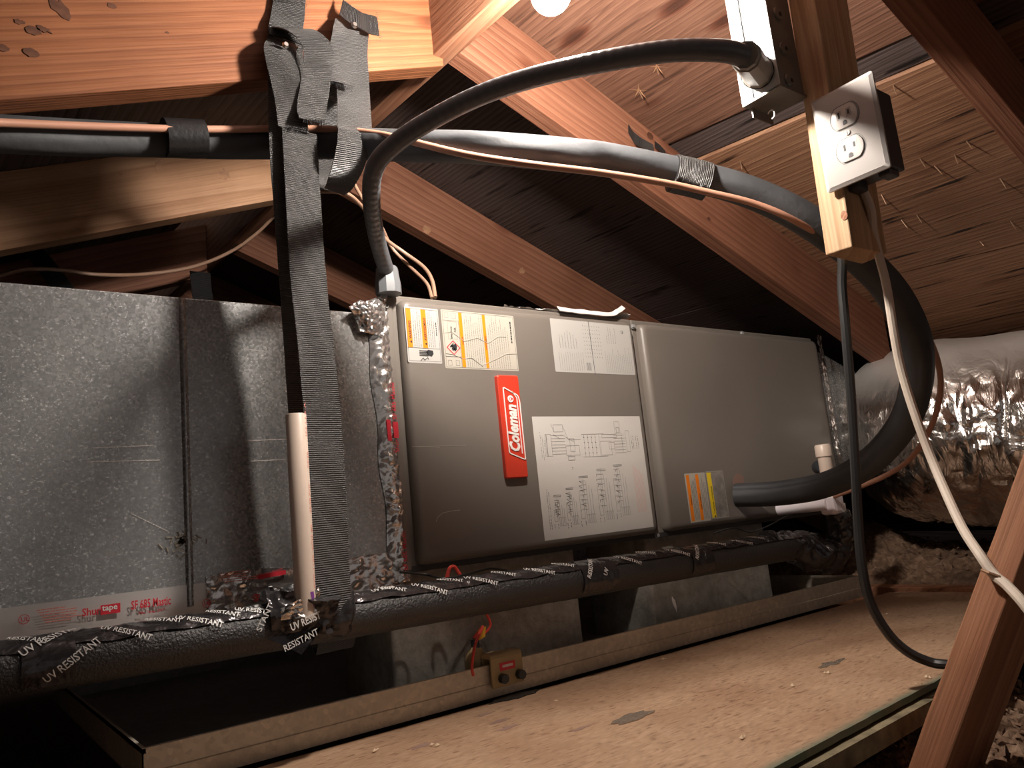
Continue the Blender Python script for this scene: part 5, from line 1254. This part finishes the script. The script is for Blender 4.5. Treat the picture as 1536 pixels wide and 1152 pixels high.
for (s_, z0_, ln_) in (('PVC-1120  SCH 40', -.06, .075), ('05:58 PVC', .03, .035), ('03:20', .085, .02), ("IN U.S.A.", .125, .045)):
    put_text(mb, s_, (0, 0, 0), X_, Z_, height=.0042, length=ln_, fn=pfn(z0_, .92))
mb.build('printing', 'ink_pale_red', vt)
mb = MB(); fnp = lambda z_, a_: V((xc + (r0 + .0003) * math.sin(a_), yc - (r0 + .0003) * math.cos(a_), z_))
mb.add([fnp(-.064, .1), fnp(-.064, .5), fnp(-.073, .55), fnp(-.085, .45), fnp(-.078, .3)], [(0, 1, 2, 3, 4)]); mb.build('primer_stain', 'primer_purple', vt)
# elbow end of drain pipe: wrapped bend up to the trap
el = thing('drain_elbow', (1.7, 1.1, -.18), 'bulky drain elbow wrapped in shiny black tape at the right end of the drain pipe', 'pipe')
ep = spline([dep(1150, 822, 1.545), dep(1185, 818, 1.585), dep(1212, 826, 1.60), dep(1238, 833, 1.62), dep(1258, 818, 1.63), dep(1262, 790, 1.63), dep(1256, 768, 1.63)], 14)
mb = MB(); crump(mb, ep, [.027 + .008 * math.sin(min(1, i / len(ep) * 1.5) * 3.14) for i in range(len(ep))], 60, .009, 30, 4); mb.build('taped_bend', 'foil_black', el, sm=True, ang=26)
mb = MB(); crump(mb, [p_ + V((0, -.0, .012)) for p_ in ep[50:80]], .030, 40, .010, 34, 9); mb.build('foil_wrap', 'foil_silver', el, sm=True, ang=26) if False else None
U = .835
# white trap fittings
tr = thing('drain_trap', (1.85, 1.12, -.07), 'white plastic drain fitting with capped upright at the right end of the furnace', 'pipe fitting')
Dt = 1.95; ct_ = dep(1248, 755, Dt); cap = dep(1243, 668, Dt)
mb = MB(); cyl(mb, V((ct_.x, ct_.y, ct_.z)), V((ct_.x, ct_.y, cap.z - .01)), .0165, 28); mb.build('upright_pipe', 'pvc_white', tr, sm=True, ang=40)
mb = MB(); tube(mb, [V((ct_.x, ct_.y, cap.z - .026)), V((ct_.x, ct_.y, cap.z + .001)), V((ct_.x, ct_.y, cap.z + .005))], [.0200, .0200, .017], 28); mb.build('end_cap', 'pvc_white', tr, sm=True, ang=40)
mb = MB(); mb.box((ct_.x - .026, ct_.y - .022, ct_.z - .028), (ct_.x + .024, ct_.y + .022, ct_.z + .024)); mb.build('tee_body', 'pvc_fitting', tr, bevel=.008)
h0 = onY(1168, 764, 1.235); cyl_ = MB(); tube(cyl_, [h0, V((ct_.x - .02, ct_.y + .0, ct_.z))], [.016, .016], 24); cyl_.build('side_pipe', 'pvc_fitting', tr, sm=True, ang=40)
mb = MB(); mb.box((ct_.x + .004, ct_.y - .0225, ct_.z - .024), (ct_.x + .022, ct_.y - .0221, ct_.z - .002)); mb.build('small_label', 'paper_white', tr)
# black cleanout cap beside it
c = dep(1232, 700, 1.99); mb = MB(); tube(mb, [c + V((.02, .02, 0)), c, c + V((-.004, -.004, 0))], [.018, .018, .014], 20); tag(mb.build('round_plug', 'knob_black', org=c, sm=True), 'black round plug beside the white capped upright', 'plug')

U = UF
# ================================================================== FLOAT SWITCH
cx = onY(760, 1000, 1.05)
fs_ = thing('float_switch', (cx.x, 1.058, -.24), 'tan float switch clipped over the front edge of the drain pan', 'float switch')
fx0, fx1 = cx.x - .031, cx.x + .031
mb = MB()
zt2 = pz1 + .016; th = .006
prof = [(1.048, pz1 - .034), (1.048, zt2 - .006), (1.050, zt2 - .001), (1.054, zt2 + .001), (1.072, zt2 + .001), (1.076, zt2 - .004), (1.076, pz1 - .015), (1.0715, pz1 - .015), (1.0715, zt2 - .006), (1.0525, zt2 - .006), (1.0525, pz1 - .034)]
mb.prism([(fx0, a, b2) for a, b2 in prof], (fx1 - fx0, 0, 0)); mb.build('clip', 'clip_tan', fs_, bevel=.0012)
for i_, dx in enumerate((-.013, .021)):
    c = V((cx.x + dx, 1.048, pz1 - .021)); mb = MB(); cyl(mb, c, c + V((0, -.011, 0)), .0078, 8); mb.build('thumb_screw', 'knob_black', fs_, bevel=.001)
mb = MB(); mb.box((cx.x - .015, 1.0474, pz1 - .010), (cx.x + .015, 1.048, pz1 + .002)); lb = mb.build('red_label', 'ink_red', fs_)
mb = MB()
xx = cx.x - .010
for k in range(9): mb.box((xx, 1.0470, pz1 - .0055), (xx + .0018, 1.0473, pz1 - .0015)); xx += .0023
mb.build('label_mark', 'print_white', lb)
mb = MB(); tube(mb, [V((cx.x - .028, 1.094, pz0 + .004)), V((cx.x - .028, 1.094, pz0 + .05)), V((cx.x - .028, 1.094, pz0 + .060)), V((cx.x - .026, 1.094, pz0 + .070))], [.019, .019, .017, .009], 24); mb.build('float_body', 'clip_tan', fs_, sm=True, ang=40)
mb = MB(); mb.box((cx.x - .03, 1.074, pz1 + .004), (cx.x + .012, 1.10, pz1 + .013)); mb.build('arm', 'clip_tan', fs_, bevel=.003)
mb = MB(); cyl(mb, V((cx.x - .027, 1.094, pz0 + .068)), V((cx.x - .027, 1.094, pz0 + .083)), .007, 14); mb.build('cable_gland', 'knob_black', fs_, sm=True)
tp0 = V((cx.x - .027, 1.094, pz0 + .080))
def wire(pts, r, label):
    p_ = spline(pts, 10); mb = MB(); tube(mb, p_, r, 8); return tag(mb.build('signal_wire', 'wire_red', org=p_[0], sm=True), label, 'wire')
wire([tp0, onY(735, 940, 1.10), onY(728, 918, 1.10), onY(716, 900, 1.06), onY(700, 880, 1.05)], .0022, 'dark red wire rising from the float switch behind the drain pipe')
wire([tp0 + V((-.002, 0, .005)), onY(724, 940, 1.095), onY(716, 958, 1.07), onY(711, 975, 1.052), onY(708, 1000, 1.046), onY(710, 1014, 1.044)], .0024, 'bright red loose wire end hanging over the pan edge')
wire([onY(671, 880, 1.065), onY(671, 864, 1.065), onY(675, 852, 1.063), onY(682, 851, 1.063), onY(690, 862, 1.06)], .0032, 'bright red wire loop poking up behind the drain pipe')
mb = MB(); c = onY(723, 950, 1.09); mb.prism([c + V((-.008, -.001, -.010)), c + V((.006, .0, -.006)), c + V((.009, 0, .010)), c + V((-.007, -.001, .006))], (0, .0006, 0)); tag(mb.build('wire_tag', 'tag_yellow', org=c), 'small yellow tag on the red float switch wire', 'tag')
U = .835
# black wires under cabinet
cable([onY(600, 858, 1.2), onY(640, 862, 1.2), onY(668, 868, 1.15), onY(705, 860, 1.2), onY(735, 853, 1.22), onY(760, 856, 1.22)], .0022, 'cable_black', 'thin black wire drooping under the left furnace panel')
cable([onY(1070, 800, 1.22), onY(1100, 792, 1.18), onY(1125, 798, 1.18), onY(1150, 790, 1.2), onY(1180, 775, 1.2), onY(1215, 766, 1.18)], .0018, 'cable_black', 'thin black wire curling under the right furnace panel')

U = 1.0
# ================================================================== LIGHT BULB
bc = dep(826, -9, 1.0)
lb_ = thing('light_bulb', bc, 'glowing round light bulb at the top centre', 'light bulb')
up = V((.25, .1, 1)).normalized()
mb = MB(); pr = []
for k in range(13):
    a = math.pi * (k / 12) * .78; pr.append((-math.cos(a) * .0262, math.sin(a) * .0262))
pr += [(.034, .0150), (.040, .0132)]
tube(mb, [bc + up * a for a, r in pr], [max(.0005, r) for a, r in pr], 28); mb.build('glass_globe', 'bulb_glow', lb_, sm=True, ang=180)
mb = MB(); cyl(mb, bc + up * .040, bc + up * .056, .0132, 18); mb.build('screw_base', 'bulb_base', lb_, sm=True, ang=40)
mb = MB(); tube(mb, [bc + up * .052, bc + up * .075, bc + up * .09], [.020, .024, .024], 24); tag(mb.build('lamp_holder', 'porcelain', org=bc + up * .08, sm=True, ang=40), 'white lamp holder fixed to the roof above the bulb', 'lamp holder')
for o in list(bpy.data.objects):
    if o.parent and o.name.split('.')[0] in ('lettering', 'fine_print', 'diagram', 'scratch', 'frayed_threads', 'printing', 'crease', 'slots', 'label_mark'): o['kind'] = 'stuff'
    for k_ in ('_org', 'q'):
        if k_ in o: del o[k_]
